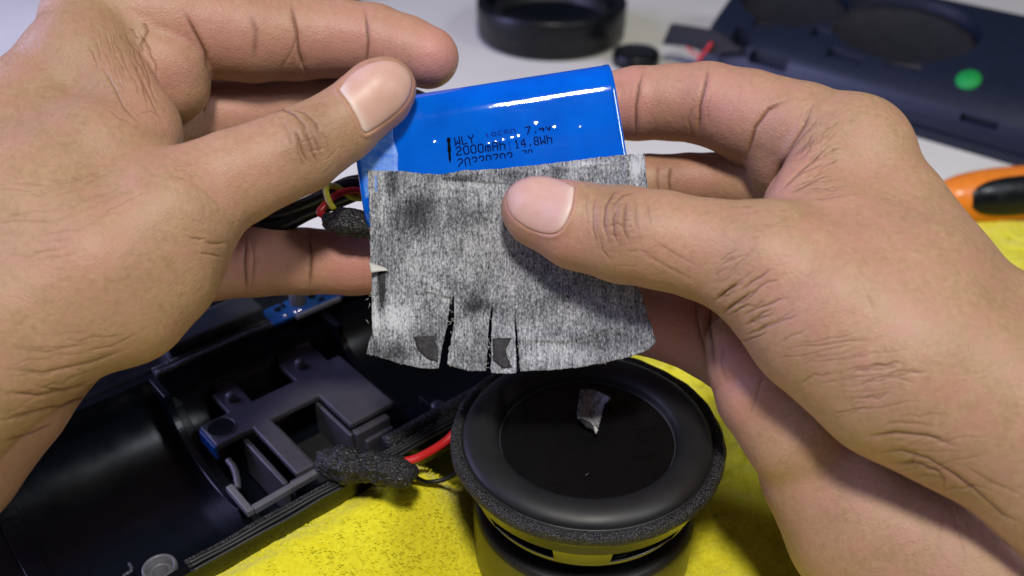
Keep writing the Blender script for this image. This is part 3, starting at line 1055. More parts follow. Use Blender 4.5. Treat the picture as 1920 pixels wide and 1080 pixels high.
def subdivide(V, Q):
    E = np.concatenate([Q[:, [0, 1]], Q[:, [1, 2]], Q[:, [2, 3]], Q[:, [3, 0]]])
    Es = np.sort(E, 1)
    key = Es[:, 0] * (len(V) + 1) + Es[:, 1]
    uk, first, inv = np.unique(key, return_index=True, return_inverse=True)
    mid = (V[Es[first, 0]] + V[Es[first, 1]]) / 2
    cen = V[Q].mean(1)
    nv, ne, nq = len(V), len(uk), len(Q)
    e = inv.reshape(4, nq).T + nv
    c = np.arange(nq) + nv + ne
    Q2 = np.concatenate([np.stack([Q[:, i], e[:, i], c, e[:, i - 1]], 1) for i in range(4)])
    return np.concatenate([V, mid, cen]), Q2


def relax(V, Q, it=2, w=0.5):
    I = np.concatenate([Q[:, i] for i in range(4) for j in (1, 3)])
    J = np.concatenate([Q[:, (i + j) % 4] for i in range(4) for j in (1, 3)])
    n = np.bincount(I, minlength=len(V))
    for _ in range(it):
        s = np.stack([np.bincount(I, V[J, c], len(V)) for c in range(3)], 1)
        V = V * (1 - w) + w * s / np.maximum(n, 1)[:, None]
    return V


def mesh_normals(V, Q):
    n = np.cross(V[Q[:, 2]] - V[Q[:, 0]], V[Q[:, 3]] - V[Q[:, 1]])
    N_ = np.stack([sum(np.bincount(Q[:, i], n[:, c], len(V)) for i in range(4)) for c in range(3)], 1)
    return N_ / (np.linalg.norm(N_, axis=1, keepdims=True) + 1e-12)


def solid_mesh(f, h, levels):
    lo, hi = f.bounds()
    V, Q = surface_nets(f, lo, hi, h)
    V = relax(V, Q, 2)
    for _ in range(2):
        V = V - np.clip(f(V), -h, h)[:, None] * mesh_normals(V, Q)
    for l in range(levels):
        V, Q = subdivide(V, Q)
        V = relax(V, Q, 1, 0.4)
        V = V - np.clip(f(V), -h, h)[:, None] * mesh_normals(V, Q)
    V = relax(V, Q, 1, 0.4)
    return V, Q


def split_some(V, Q, ngons, sel):
    """quarter the chosen quads; neighbours keep their shape but take up the new edge points"""
    S = Q[sel]
    E = np.concatenate([S[:, [0, 1]], S[:, [1, 2]], S[:, [2, 3]], S[:, [3, 0]]])
    Es = np.sort(E, 1)
    B = np.int64(len(V) + 1)
    key = Es[:, 0] * B + Es[:, 1]
    uk, first, inv = np.unique(key, return_index=True, return_inverse=True)
    mid = (V[Es[first, 0]] + V[Es[first, 1]]) / 2
    nv, ne, nq = len(V), len(uk), len(S)
    e = inv.reshape(4, nq).T + nv
    c = np.arange(nq) + nv + ne
    newq = np.concatenate([np.stack([S[:, i], e[:, i], c, e[:, i - 1]], 1) for i in range(4)])
    V2 = np.concatenate([V, mid, V[S].mean(1)])
    O = Q[~sel]
    hit = []
    for i in range(4):
        ee = np.sort(O[:, [i, (i + 1) % 4]], 1)
        k = ee[:, 0] * B + ee[:, 1]
        p = np.minimum(np.searchsorted(uk, k), len(uk) - 1)
        hit.append(np.where(uk[p] == k, p + nv, -1))
    hit = np.stack(hit, 1)
    anyh = (hit >= 0).any(1)
    out = []
    for q, h_ in zip(O[anyh].tolist(), hit[anyh].tolist()):
        f = []
        for i in range(4):
            f.append(q[i])
            if h_[i] >= 0: f.append(h_[i])
        out.append(f)
    look = None
    for g_ in ngons:
        f = []
        for i in range(len(g_)):
            a_, b_ = g_[i], g_[(i + 1) % len(g_)]
            f.append(a_)
            k = min(a_, b_) * int(B) + max(a_, b_)
            p = int(np.searchsorted(uk, k))
            if p < len(uk) and uk[p] == k: f.append(p + nv)
        out.append(f)
    return V2, np.concatenate([O[~anyh], newq]), out, np.concatenate([np.arange(nv), Es[first, 0], S[:, 0]])


def poly_dist(px, py, line):
    d = np.full(len(px), 1e9)
    for (x0, y0), (x1, y1) in zip(line[:-1], line[1:]):
        dx, dy = x1 - x0, y1 - y0
        t = np.clip(((px - x0) * dx + (py - y0) * dy) / (dx * dx + dy * dy + 1e-9), 0, 1)
        d = np.minimum(d, np.hypot(px - x0 - t * dx, py - y0 - t * dy))
    return d


def in_poly(px, py, poly):
    r = np.zeros(len(px), bool)
    x0, y0 = poly[-1]
    for x1, y1 in poly:
        c = ((y0 > py) != (y1 > py)) & (px < (x1 - x0) * (py - y0) / (y1 - y0 + 1e-12) + x0)
        r ^= c
        x0, y0 = x1, y1
    return r


# ------------------------------------------------------------------ foam wrap on the wires
fo = Solid()
g = fo.chain([(615, 868, 27.4, 26), (650, 872, 27.2, 31), (690, 878, 27.0, 26), (735, 886, 26.8, 27), (760, 890, 26.7, 22)], 0.1)
fo.chain([(640, 858, 27.3, 22), (700, 868, 27.0, 18), (755, 882, 26.8, 22)], 0.1, into=g, kin=0.1)
V, Q = solid_mesh(fo, 0.09, 1)
nn = mesh_normals(V, Q)
V = V + nn * (0.06 * vnoise(V * 4.5, 2) + 0.045 * vnoise(V * 10, 5) + 0.03 * vnoise(V * 19, 6))[:, None]
fw = link_mesh("foam_wrap", V, Q, M_FOAM, base=at(680, 905, 27))
set_props(fw, "lumpy black foam wrap round the wire joint on the enclosure rim", "foam")

# ------------------------------------------------------------------ battery pack
TILT, SL = math.radians(4), math.radians(8.8)
CB = -CF
e1 = CR * math.cos(SL) + CU * math.sin(SL)
e2 = -CR * math.sin(SL) + CU * math.cos(SL)
BA = e1                                                  # along the cells
BW = math.cos(TILT) * e2 - math.sin(TILT) * CB           # across the two cells, up
BN = math.sin(TILT) * e2 + math.cos(TILT) * CB           # out of the printed face
BR, BH = 0.93, 0.92                                      # cell radius, half distance of the cell axes
BC = at(918, 284, 26.35)


def bl(a_, w_, n_): return BC + BA * a_ + BW * w_ + BN * n_


def face_point(px, py, h=0.0):
    """where the sight line through a photo pixel meets the printed face, raised by h"""
    v = CF + CR * (px - 960) / FPX + CU * (540 - py) / FPX
    o = BC + BN * (BR + h)
    return CP + v * (((o - CP) @ BN) / (v @ BN))


def face_depth(px, py, h=0.0):
    return (face_point(px, py, h) - CP) @ CF


bat = thing("battery_pack", bl(0, -1.85, 0), "glossy blue two-cell battery pack with printed lettering held between both hands", "battery")
ring = []
nf, na = 46, 30
for k in range(nf): ring.append((-BH + 2 * BH * k / nf, BR))
for k in range(na): t = math.pi / 2 - math.pi * k / na; ring.append((BH + BR * math.cos(t), BR * math.sin(t)))
for k in range(nf): ring.append((BH - 2 * BH * k / nf, -BR))
for k in range(na): t = -math.pi / 2 - math.pi * k / na; ring.append((-BH + BR * math.cos(t), BR * math.sin(t)))
ring = np.array(ring)
LEN = 3.53
secs = [(-LEN, 0.45), (-LEN - 0.01, 0.2), (-LEN + 0.0, 0.05), (-LEN + 0.04, 0.01)] + [(x, 0) for x in np.linspace(-LEN + 0.12, LEN - 0.12, 130)] + [(LEN - 0.04, 0.0), (LEN, 0.03), (LEN + 0.01, 0.2), (LEN, 0.45)]
dents = []
for (px, py, h_, r_) in ((812, 270, 0.018, 0.085), (806, 283, 0.006, 0.035), (914, 272, 0.014, 0.07), (928, 269, 0.014, 0.07), (942, 266, 0.014, 0.07), (958, 262, 0.014, 0.07), (971, 259, 0.014, 0.07), (1005, 236, 0.018, 0.085), (1040, 242, 0.014, 0.07), (1088, 241, 0.013, 0.065), (760, 294, 0.006, 0.04)):
    q = face_point(px, py) - BC
    dents.append((q @ BA, q @ BW, h_, r_))
vs = []
for x, ins in secs:
    for w_, n_ in ring:
        cw = max(-BH, min(BH, w_))
        dw, dn = w_ - cw, n_
        s = 1 - ins / BR
        r_extra = 0.005 * math.sin(x * 2.3 + w_ * 1.1) * (0.4 if abs(n_) < BR * 0.9 else 1.0)
        if n_ > BR * 0.8:
            for (da, dw_, h_, r_) in dents:
                q2 = ((x - da) ** 2 + (w_ - dw_) ** 2) / (r_ * r_)
                if q2 < 6: r_extra += h_ * math.exp(-q2)
            r_extra -= 0.010 * math.exp(-(w_ / 0.45) ** 2)
        vs.append(bl(x, cw * (1 - ins * 0.25) + dw * s, dn * (s + r_extra / BR)))
m = len(ring)
fs = [[i * m + j, i * m + (j + 1) % m, (i + 1) * m + (j + 1) % m, (i + 1) * m + j] for i in range(len(secs) - 1) for j in range(m)]
fs = [f[::-1] for f in fs]
fs += [list(range(m)), [(len(secs) - 1) * m + j for j in range(m)][::-1]]
bw = MB().add(vs, [f[::-1] for f in fs]).build("shrink_wrap", M_SHRINK, bat)
# folded film lip at the right end and frosted overlap at the left
vs = []
for k in range(len(ring) + 1):
    w_, n_ = ring[k % len(ring)]
    cw = max(-BH, min(BH, w_)); s = 1 + 0.012
    vs += [bl(LEN - 0.10, cw + (w_ - cw) * s, n_ * s), bl(LEN + 0.015, cw + (w_ - cw) * s, n_ * s), bl(LEN + 0.03, cw + (w_ - cw) * 0.98, n_ * 0.98)]
fs = [[k * 3 + j, k * 3 + j + 1, k * 3 + j + 4, k * 3 + j + 3] for k in range(len(ring)) for j in range(2)]
MB().add(vs, [f[::-1] for f in fs]).build("film_lip", M_SHRINK, bat)

# dot-matrix lettering on the face
GL = {
    'W': ["10001", "10001", "10001", "10101", "10101", "11011", "10001"], 'L': ["10000"] * 6 + ["11111"],
    'Y': ["10001", "10001", "01010", "00100", "00100", "00100", "00100"], '1': ["00100", "01100", "00100", "00100", "00100", "00100", "01110"],
    '8': ["01110", "10001", "10001", "01110", "10001", "10001", "01110"], '6': ["01110", "10000", "10000", "11110", "10001", "10001", "01110"],
    '5': ["11111", "10000", "11110", "00001", "00001", "10001", "01110"], '0': ["01110", "10001", "10001", "10001", "10001", "10001", "01110"],
    '7': ["11111", "00001", "00010", "00100", "00100", "01000", "01000"], '.': ["00000"] * 5 + ["00100", "00100"],
    '4': ["00010", "00110", "01010", "10010", "11111", "00010", "00010"], 'V': ["10001", "10001", "10001", "10001", "01010", "01010", "00100"],
    '2': ["01110", "10001", "00001", "00110", "01000", "10000", "11111"], 'm': ["00000", "00000", "11110", "10101", "10101", "10101", "10101"],
    'A': ["01110", "10001", "10001", "11111", "10001", "10001", "10001"], 'h': ["10000", "10000", "11110", "10001", "10001", "10001", "10001"],
    '9': ["01110", "10001", "10001", "01111", "00001", "00010", "01100"], 'I': ["01110", "00100", "00100", "00100", "00100", "00100", "01110"],
    ' ': ["00000"] * 7}


def face_height(a_, w_):
    h = 0.005 * math.sin(a_ * 2.3 + w_ * 1.1) - 0.010 * math.exp(-(w_ / 0.45) ** 2)
    for (da, dw_, h_, r_) in dents:
        h += h_ * math.exp(-((a_ - da) ** 2 + (w_ - dw_) ** 2) / (r_ * r_))
    return BR + h + 0.006


def letter_line(text, p0, p1, hpx, rows=None, mat=None, jit=0.0):
    """one printed line from pixel p0 (top left) to p1 (top right of last character)"""
    q0 = face_point(*p0) - BC; q1 = face_point(*p1) - BC
    o = np.array([q0 @ BA, q0 @ BW]); x = np.array([q1 @ BA, q1 @ BW]) - o
    ln = np.linalg.norm(x); x /= ln; y = np.array([x[1], -x[0]])
    ch = ln / len(text); dx = ch * 0.80 / 5; dy = hpx * 25.4 / FPX / 7
    vs, fs = [], []

    def bar(u0, v0, u1, v1, th):
        a0 = o + x * u0 + y * v0; a1 = o + x * u1 + y * v1
        d = a1 - a0; L_ = np.linalg.norm(d)
        d = d / L_ if L_ > 1e-6 else x
        nrm_ = np.array([-d[1], d[0]])
        k = len(vs)
        for sa, sb in ((-1, -1), (1, -1), (1, 1), (-1, 1)):
            p = (a0 if sa < 0 else a1) + d * sa * th * 0.8 + nrm_ * sb * th
            vs.append(bl(p[0], p[1], face_height(*p)))
        fs.append([k, k + 1, k + 2, k + 3])
    for ci, c in enumerate(text):
        g_ = GL[c]
        rr = rows(ci) if rows else (0, 7)
        on = lambda r_, k_: rr[0] <= r_ < rr[1] and 0 <= k_ < 5 and g_[r_][k_] == '1'
        cxy = lambda r_, k_: (ci * ch + (k_ + 0.5) * dx + 0.004 * math.sin(r_ * 5 + ci), (r_ + 0.5) * dy)
        th = 0.52 * min(dx, dy)
        for r_ in range(7):
            for k_ in range(5):
                if not on(r_, k_): continue
                u0, v0 = cxy(r_, k_)
                linked = False
                for (dr, dk) in ((0, 1), (1, 0), (1, 1), (1, -1)):
                    if on(r_ + dr, k_ + dk) and not (dr and dk and (on(r_ + dr, k_) or on(r_, k_ + dk))):
                        u1, v1 = cxy(r_ + dr, k_ + dk)
                        bar(u0, v0, u1, v1, th); linked = True
                if not linked: bar(u0, v0, u0, v0, th)
    return MB().add(vs, fs).build("printed_line", mat or M_INK, bw, smooth=False)


M_INKF = Mat("faded_ink", (0.002, 0.03, 0.28), 0.7, spec=0.05).m
letter_line("WLY", (851, 257), (890, 251), 17)
letter_line("18650", (908, 250), (968, 240), 15, lambda i: (0, 4), M_INKF)
letter_line("7.4V", (984, 238), (1034, 228), 16, lambda i: (0, 7) if i < 2 else (3, 7))
letter_line("2000mAh", (854, 275), (949, 263), 17.5)
letter_line("I", (951, 266), (959, 265), 17, None, M_INKF)
letter_line("14.8Wh", (963, 262), (1036, 251), 17.5)
letter_line("20220702", (857, 297), (963, 284), 20, lambda i: (0, 6) if i < 2 else (0, 4))
letter_line("70", (978, 282), (1000, 279), 18, lambda i: (0, 3))
# thick ink bar left of the lettering
q0 = face_point(841, 258) - BC; q1 = face_point(844, 305) - BC
vs = []
for k in range(9):
    t = k / 8
    p = np.array([q0 @ BA, q0 @ BW]) * (1 - t) + np.array([q1 @ BA, q1 @ BW]) * t
    wd = 0.052 * (1 - 0.75 * t ** 5) * (0.8 + 0.2 * math.sin(k * 2.1))
    for s in (-1, 1): vs.append(bl(p[0] + s * wd, p[1], face_height(p[0], p[1])))
MB().add(vs, [[2 * k, 2 * k + 1, 2 * k + 3, 2 * k + 2] for k in range(8)]).build("ink_bar", M_BARINK, bw, smooth=False)

# frosted clear tape over the left end
a = Mat("frosted_tape", (0.10, 0.22, 0.62), 0.4, spec=0.5)
a.to("Base Color", a.ramp(a.noise(5, 5, 0.7, a.coord((60, 100, 100))), [(0.35, (0.01, 0.12, 0.62)), (0.6, (0.09, 0.24, 0.66)), (0.8, (0.30, 0.42, 0.72))]))
M_FROST = a.m
vs = []
NA, NB = 14, 30
for i in range(NA + 1):
    for j in range(NB + 1):
        aa = -3.45 + (1.05 + 0.03 * math.sin(j * 0.45)) * i / NA
        ww = -0.95 + 1.85 * j / NB
        vs.append(bl(aa, ww, face_height(aa, ww) + (0.012 if 0 < i < NA and 0 < j < NB else -0.02)))
MB().add(vs, [[i * (NB + 1) + j, (i + 1) * (NB + 1) + j, (i + 1) * (NB + 1) + j + 1, i * (NB + 1) + j + 1] for i in range(NA) for j in range(NB)]).build("frosted_tape", M_FROST, bat)

# leads at the left end: wrapped black joint with red and yellow wires
def wire(name, pts, r, mat):
    return MB().tube(spline([at(*p) for p in pts], 8), r, 10).build(name, mat, bat)


wire("red_wire", [(690, 360, 26.6), (660, 357, 26.5), (630, 366, 26.4), (606, 388, 26.1), (600, 400, 26.0), (622, 408, 25.9)], 0.10, M_RED)
wire("yellow_wire", [(690, 372, 26.7), (662, 370, 26.6), (630, 350, 26.5), (612, 352, 26.3), (616, 376, 26.1), (626, 392, 25.95)], 0.085, M_YEL)
wire("black_wire", [(690, 345, 26.9), (640, 350, 26.9), (580, 380, 27.0), (520, 400, 27.3), (440, 404, 27.5), (380, 420, 27.6)], 0.2, M_BLACK)
wire("black_wire", [(690, 352, 27.1), (640, 372, 27.2), (580, 396, 27.2), (520, 424, 27.4), (440, 428, 27.5), (370, 440, 27.6)], 0.24, M_BLACK)
wire("black_wire", [(690, 340, 27.3), (650, 346, 27.3), (600, 372, 27.4), (560, 404, 27.4), (500, 434, 27.5), (400, 446, 27.7)], 0.22, M_BLACK)
tw = Solid()
g = tw.chain([(618, 414, 26.0, 16), (650, 420, 25.95, 22), (690, 428, 25.95, 20)], 0.1)
tw.chain([(640, 402, 26.0, 12), (685, 412, 26.0, 16)], 0.1, into=g, kin=0.12)
V, Q = solid_mesh(tw, 0.07, 1)
nn = mesh_normals(V, Q)
V = V + nn * (0.05 * vnoise(V * 5.0, 2) + 0.03 * vnoise(V * 12, 5))[:, None]
link_mesh("taped_joint", V, Q, M_FOAM, bat)

# ------------------------------------------------------------------ grey fibrous tape hanging from the face
outline = [(689, 318), (720, 321), (760, 321), (795, 326), (832, 326), (868, 320), (940, 316), (1000, 310), (1060, 303), (1110, 296), (1160, 291), (1208, 287), (1211, 320), (1215, 357),
           (1214, 420), (1200, 500), (1192, 535), (1204, 552), (1214, 590), (1224, 618), (1229, 640), (1216, 655), (1185, 668), (1130, 681), (1080, 689), (1030, 694), (975, 696), (971, 640), (967, 580),
           (965, 600), (967, 660), (969, 699), (945, 701), (921, 699), (921, 640), (923, 590), (925, 572), (918, 584), (915, 640), (912, 695), (880, 696), (850, 688), (838, 682), (846, 640), (852, 600), (852, 552), (842, 575), (839, 610), (829, 650), (822, 691),
           (790, 690), (750, 681), (716, 671), (687, 663), (691, 645), (698, 625), (697, 580), (697, 516), (694, 480), (694, 420), (691, 360)]
CS = 2.0
gx = np.arange(676, 1240, CS); gy = np.arange(280, 710, CS)
cx, cy = np.meshgrid(gx + CS / 2, gy + CS / 2)
jx = 0 * vnoise(np.stack([cx.ravel() * 0.12, cy.ravel() * 0.12, cx.ravel() * 0], 1), 31)
jy = 0 * vnoise(np.stack([cx.ravel() * 0.12, cy.ravel() * 0.12, cx.ravel() * 0], 1), 32)
ins = in_poly(cx.ravel() + jx, cy.ravel() + jy, outline).reshape(cx.shape)


def tape_h(px, py):
    """height of the tape over the battery face plane"""
    h = 0.045 + 0.02 * vnoise(np.stack([px * 0.02, py * 0.012, px * 0], 1), 41) + 0.008 * vnoise(np.stack([px * 0.08, py * 0.03, px * 0], 1), 42)
    low = np.clip((py - 470) / 230, 0, 1)
    h += low ** 2 * 0.25
    # the cut strips curl by different amounts
    strip = np.where(px < 845, 0.10, np.where(px < 918, -0.12, np.where(px < 969, 0.16, 0.0)))
    h += strip * np.clip((py - 570) / 125, 0, 1) ** 1.5
    h += 0.28 * np.clip((px - 1120) / 110, 0, 1) ** 2 * np.clip((py - 500) / 150, 0, 1)
    h -= 0.35 * np.clip((700 - px) / 1, 0, 0)
    for (line, w_, a_) in ((((790, 525), (842, 552)), 5, 0.05), (((700, 548), (790, 556), (845, 545)), 5, -0.03), (((800, 545), (846, 556)), 4, 0.04), (((905, 560), (925, 575)), 6, 0.04),
                           (((972, 636), (1060, 640), (1140, 615)), 3, 0.035), (((705, 330), (708, 520)), 4, -0.02), (((745, 325), (748, 440)), 3, 0.02), (((868, 330), (868, 420)), 4, 0.015),
                           (((700, 622), (760, 632), (830, 640)), 5, -0.02), (((830, 330), (900, 338), (960, 342)), 4, 0.04), (((1020, 318), (1170, 302)), 6, 0.03), (((1172, 300), (1176, 350)), 3, 0.035), (((740, 470), (800, 500), (860, 498)), 8, 0.02), (((860, 420), (905, 470), (910, 540)), 9, -0.02), (((760, 340), (800, 352), (860, 350)), 5, 0.025), (((985, 560), (1060, 548), (1110, 570)), 6, 0.02), (((1000, 600), (1100, 612), (1190, 640)), 7, -0.02), (((720, 640), (715, 600), (722, 560)), 4, 0.02)):
        h += 1.5 * a_ * np.exp(-(poly_dist(px, py, line) / w_) ** 2)
    return h


nxg, nyg = len(gx) + 1, len(gy) + 1
vx, vy = np.meshgrid(np.append(gx, gx[-1] + CS), np.append(gy, gy[-1] + CS))
vx, vy = vx.ravel(), vy.ravel()
jj = 0.5 * CS * np.stack([vnoise(np.stack([vx * 0.31, vy * 0.31, vx * 0], 1), 51), vnoise(np.stack([vx * 0.31, vy * 0.31, vx * 0], 1), 52)], 1)
hh = tape_h(vx, vy)
v_ = CF + np.outer((vx + jj[:, 0] - 960) / FPX, CR) + np.outer((540 - vy - jj[:, 1]) / FPX, CU)
o_ = (BC + BN * BR - CP) @ BN
TV = CP + v_ * ((o_ + hh) / (v_ @ BN))[:, None]
quads = np.array([[j * nxg + i, (j + 1) * nxg + i, (j + 1) * nxg + i + 1, j * nxg + i + 1] for j in range(len(gy)) for i in range(len(gx)) if ins[j, i]])
used = np.unique(quads)
remap = np.full(len(TV), -1); remap[used] = np.arange(len(used))
quads = remap[quads]
tpx, tpy = vx[used], vy[used]
TV = TV[used]
# smooth the staircase outline
edge_cnt = {}
for q in quads.tolist():
    for i in range(4):
        e = (min(q[i], q[(i + 1) % 4]), max(q[i], q[(i + 1) % 4]))
        edge_cnt[e] = edge_cnt.get(e, 0) + 1
nbr = {}
for (i, j), c in edge_cnt.items():
    if c == 1:
        nbr.setdefault(i, []).append(j); nbr.setdefault(j, []).append(i)
# pull the rim vertices onto the outline, with a slightly frayed wobble
bi = np.array([i for i, n_ in nbr.items()])
ox, oy = np.array(outline + outline[:1], float).T
bx, by = tpx[bi].astype(float), tpy[bi].astype(float)
bd = np.full(len(bi), 1e9); nx2, ny2 = bx.copy(), by.copy()
for k in range(len(ox) - 1):
    dx, dy = ox[k + 1] - ox[k], oy[k + 1] - oy[k]
    t = np.clip(((bx - ox[k]) * dx + (by - oy[k]) * dy) / (dx * dx + dy * dy + 1e-9), 0, 1)
    qx, qy = ox[k] + t * dx, oy[k] + t * dy
    d = np.hypot(bx - qx, by - qy)
    m_ = d < bd
    bd[m_] = d[m_]; nx2[m_] = qx[m_]; ny2[m_] = qy[m_]
nx2 += 0.9 * vnoise(np.stack([nx2 * 0.15, ny2 * 0.15, nx2 * 0], 1), 71) + 0.5 * vnoise(np.stack([nx2 * 0.5, ny2 * 0.5, nx2 * 0], 1), 73)
ny2 += 0.9 * vnoise(np.stack([nx2 * 0.15, ny2 * 0.15, nx2 * 0], 1), 72) + 0.5 * vnoise(np.stack([nx2 * 0.5, ny2 * 0.5, nx2 * 0], 1), 74)
v_ = CF + np.outer((nx2 - 960) / FPX, CR) + np.outer((540 - ny2) / FPX, CU)
TV[bi] = CP + v_ * ((o_ + tape_h(nx2, ny2)) / (v_ @ BN))[:, None]
for _ in range(2):
    nw = {i: (TV[i] * 0.6 + 0.2 * (TV[n_[0]] + TV[n_[1]])) for i, n_ in nbr.items() if len(n_) == 2}
    for i, p in nw.items(): TV[i] = p
tape = link_mesh("tape_sheet", TV, quads, M_TAPE, base=face_point(920, 690))
set_props(tape, "torn sheet of grey fibrous tape hanging from the blue battery, slit at its lower edge", "tape")
sd_ = tape.modifiers.new("thickness", 'SOLIDIFY'); sd_.thickness = 0.045 * K; sd_.offset = -1


def tape_attrs(o, px, py, base=None):
    me = o.data
    dark = np.zeros(len(px)); pale = np.zeros(len(px))
    def blob(x, y, rx, ry, a_, arr, rot=0.0):
        c, s = math.cos(rot), math.sin(rot)
        u = ((px - x) * c + (py - y) * s) / rx; v = (-(px - x) * s + (py - y) * c) / ry
        arr += a_ * np.exp(-(u * u + v * v))
    for b in ((732, 335, 14, 28, 0.8), (790, 385, 34, 22, 0.7), (770, 415, 40, 26, 0.5), (715, 548, 8, 42, 0.9), (890, 575, 28, 14, 0.7), (870, 335, 40, 8, 0.6), (975, 660, 14, 40, 0.35), (800, 640, 30, 20, 0.2), (960, 330, 30, 10, 0.4), (735, 660, 40, 14, 0.3), (1130, 640, 60, 20, 0.2)):
        blob(*b[:4], b[4], dark)
    for b in ((735, 600, 40, 26, 1.0), (705, 590, 8, 40, 0.7), (1195, 315, 12, 28, 0.7), (880, 345, 50, 10, 0.5), (1120, 310, 60, 8, 0.6), (720, 370, 10, 60, 0.4), (1060, 665, 90, 18, 0.4), (870, 470, 80, 60, 0.25), (1050, 600, 60, 30, 0.3)):
        blob(*b[:4], b[4], pale)
    for nm, arr in (("dark", dark), ("pale", pale)):
        at_ = me.attributes.new(nm, 'FLOAT', 'POINT'); at_.data.foreach_set("value", arr.astype(np.float32))
    uv = me.uv_layers.new(name="UVMap")
    li = np.empty(len(me.loops), np.int32); me.loops.foreach_get("vertex_index", li)
    U_ = np.stack([px[li] / 70.0, py[li] / 70.0], 1).astype(np.float32)
    uv.data.foreach_set("uv", U_.ravel())


tape_attrs(tape, tpx, tpy)


def patch(name, poly, h, mat, parent, n=14):
    """thin film flake lying on the tape"""
    P = np.array(poly, float)
    c = P.mean(0)
    rings = []
    dense = []
    for i in range(len(P)):
        for t in np.linspace(0, 1, 6, endpoint=False): dense.append(P[i] * (1 - t) + P[(i + 1) % len(P)] * t)
    D = np.array(dense)
    D += 1.2 * np.stack([vnoise(np.stack([D[:, 0] * 0.2, D[:, 1] * 0.2, D[:, 0] * 0], 1), 61), vnoise(np.stack([D[:, 0] * 0.2, D[:, 1] * 0.2, D[:, 0] * 0], 1), 62)], 1)
    allp = [c + (D - c) * s for s in (1.0, 0.99, 0.66, 0.33)] + [c[None]]
    X2 = np.concatenate(allp)
    lift = np.concatenate([np.full(len(D), -0.02), np.full(len(D), h), np.full(len(D), h), np.full(len(D), h), [h]])
    hh = tape_h(X2[:, 0], X2[:, 1]) + lift
    v_ = CF + np.outer((X2[:, 0] - 960) / FPX, CR) + np.outer((540 - X2[:, 1]) / FPX, CU)
    VV = CP + v_ * ((o_ + hh) / (v_ @ BN))[:, None]
    m_ = len(D)
    ff = [[r_ * m_ + i, (r_ + 1) * m_ + i, (r_ + 1) * m_ + (i + 1) % m_, r_ * m_ + (i + 1) % m_] for r_ in range(3) for i in range(m_)]
    ff += [[3 * m_ + i, 4 * m_, 3 * m_ + (i + 1) % m_] for i in range(m_)]
    return link_mesh(name, VV, ff, mat, parent)


patch("backing_film", [(775, 631), (814, 630), (821, 655), (822, 680), (800, 672), (783, 656)], 0.012, M_FILM, tape)
patch("backing_film", [(922, 634), (960, 633), (950, 650), (950, 668), (961, 690), (940, 690), (925, 676)], 0.012, M_FILM, tape)
patch("backing_film", [(710, 507), (723, 503), (722, 540), (716, 578), (711, 560)], 0.008, M_FILM, tape)
# curled torn flap on the left edge
vs = []
for i in range(7):
    for j in range(5):
        s, t = i / 6, j / 4
        x = 692 + 32 * s + 4 * t; y = 490 + 12 * s + (22 - 14 * s) * t * (1 - 0.3 * s)
        vs.append(face_point(x, y, 0.06 + 0.22 * math.sin(math.pi * t * 0.6) * (1 - s * 0.6)))
fs = [[i * 5 + j, i * 5 + j + 1, (i + 1) * 5 + j + 1, (i + 1) * 5 + j] for i in range(6) for j in range(4)]
M_PALE = Mat("pale_torn_fibre", (0.5, 0.5, 0.48), 0.7).m
fl = link_mesh("torn_flap", vs, fs, M_PALE, tape)
sd_ = fl.modifiers.new("thickness", 'SOLIDIFY'); sd_.thickness = 0.03 * K
# loose fibres along the slits
mb = MB()
for k in range(46):
    x, y = random.choice([(846, random.uniform(560, 685)), (917, random.uniform(580, 690)), (969, random.uniform(590, 690)), (random.uniform(990, 1215), None), (691, random.uniform(340, 650))])
    if y is None: y = np.interp(x, [990, 1080, 1185, 1215], [695, 689, 668, 655])
    a_ = random.uniform(0, 6.28); l_ = random.uniform(3, 10)
    mb.tube([face_point(x, y, 0.2), face_point(x + 0.5 * l_ * math.cos(a_) + 1, y + 0.5 * l_ * math.sin(a_), 0.26), face_point(x + l_ * math.cos(a_), y + l_ * math.sin(a_), 0.25)], 0.006, 4)
fb = mb.build("loose_fibres", M_PALE, tape)
set_props(fb, kind="stuff")

# torn scrap of the same tape lying on the cone
sc_poly = [(1090, 731), (1112, 730), (1128, 737), (1146, 746), (1133, 757), (1129, 775), (1121, 800), (1115, 801), (1085, 784), (1085, 758)]
gx = np.arange(1080, 1150, 2.0); gy = np.arange(726, 806, 2.0)
cx, cy = np.meshgrid(gx + 1, gy + 1)
ins = in_poly(cx.ravel(), cy.ravel(), sc_poly).reshape(cx.shape)
idx, vv, pxs, pys, qq = {}, [], [], [], []


def scrap_vertex(i, j):
    if (i, j) not in idx:
        x, y = 1080 + 2.0 * i, 726 + 2.0 * j
        lift = 0.10 + 0.16 * ((x - 1112) / 30) ** 2 + 0.10 * max(0, (y - 775) / 26) + 0.02 * math.sin(x * 0.3 + y * 0.2)
        idx[(i, j)] = len(vv)
        P = atz(x, y, 4.7)
        for _ in range(3):
            r_ = min(2.46, math.hypot(P[0] - DC[0], P[1] - DC[1]))
            P = atz(x, y, 4.82 - 0.24 * (1 - (r_ / 2.46) ** 2) + lift - 0.06)
        vv.append(P); pxs.append(x); pys.append(y)
    return idx[(i, j)]


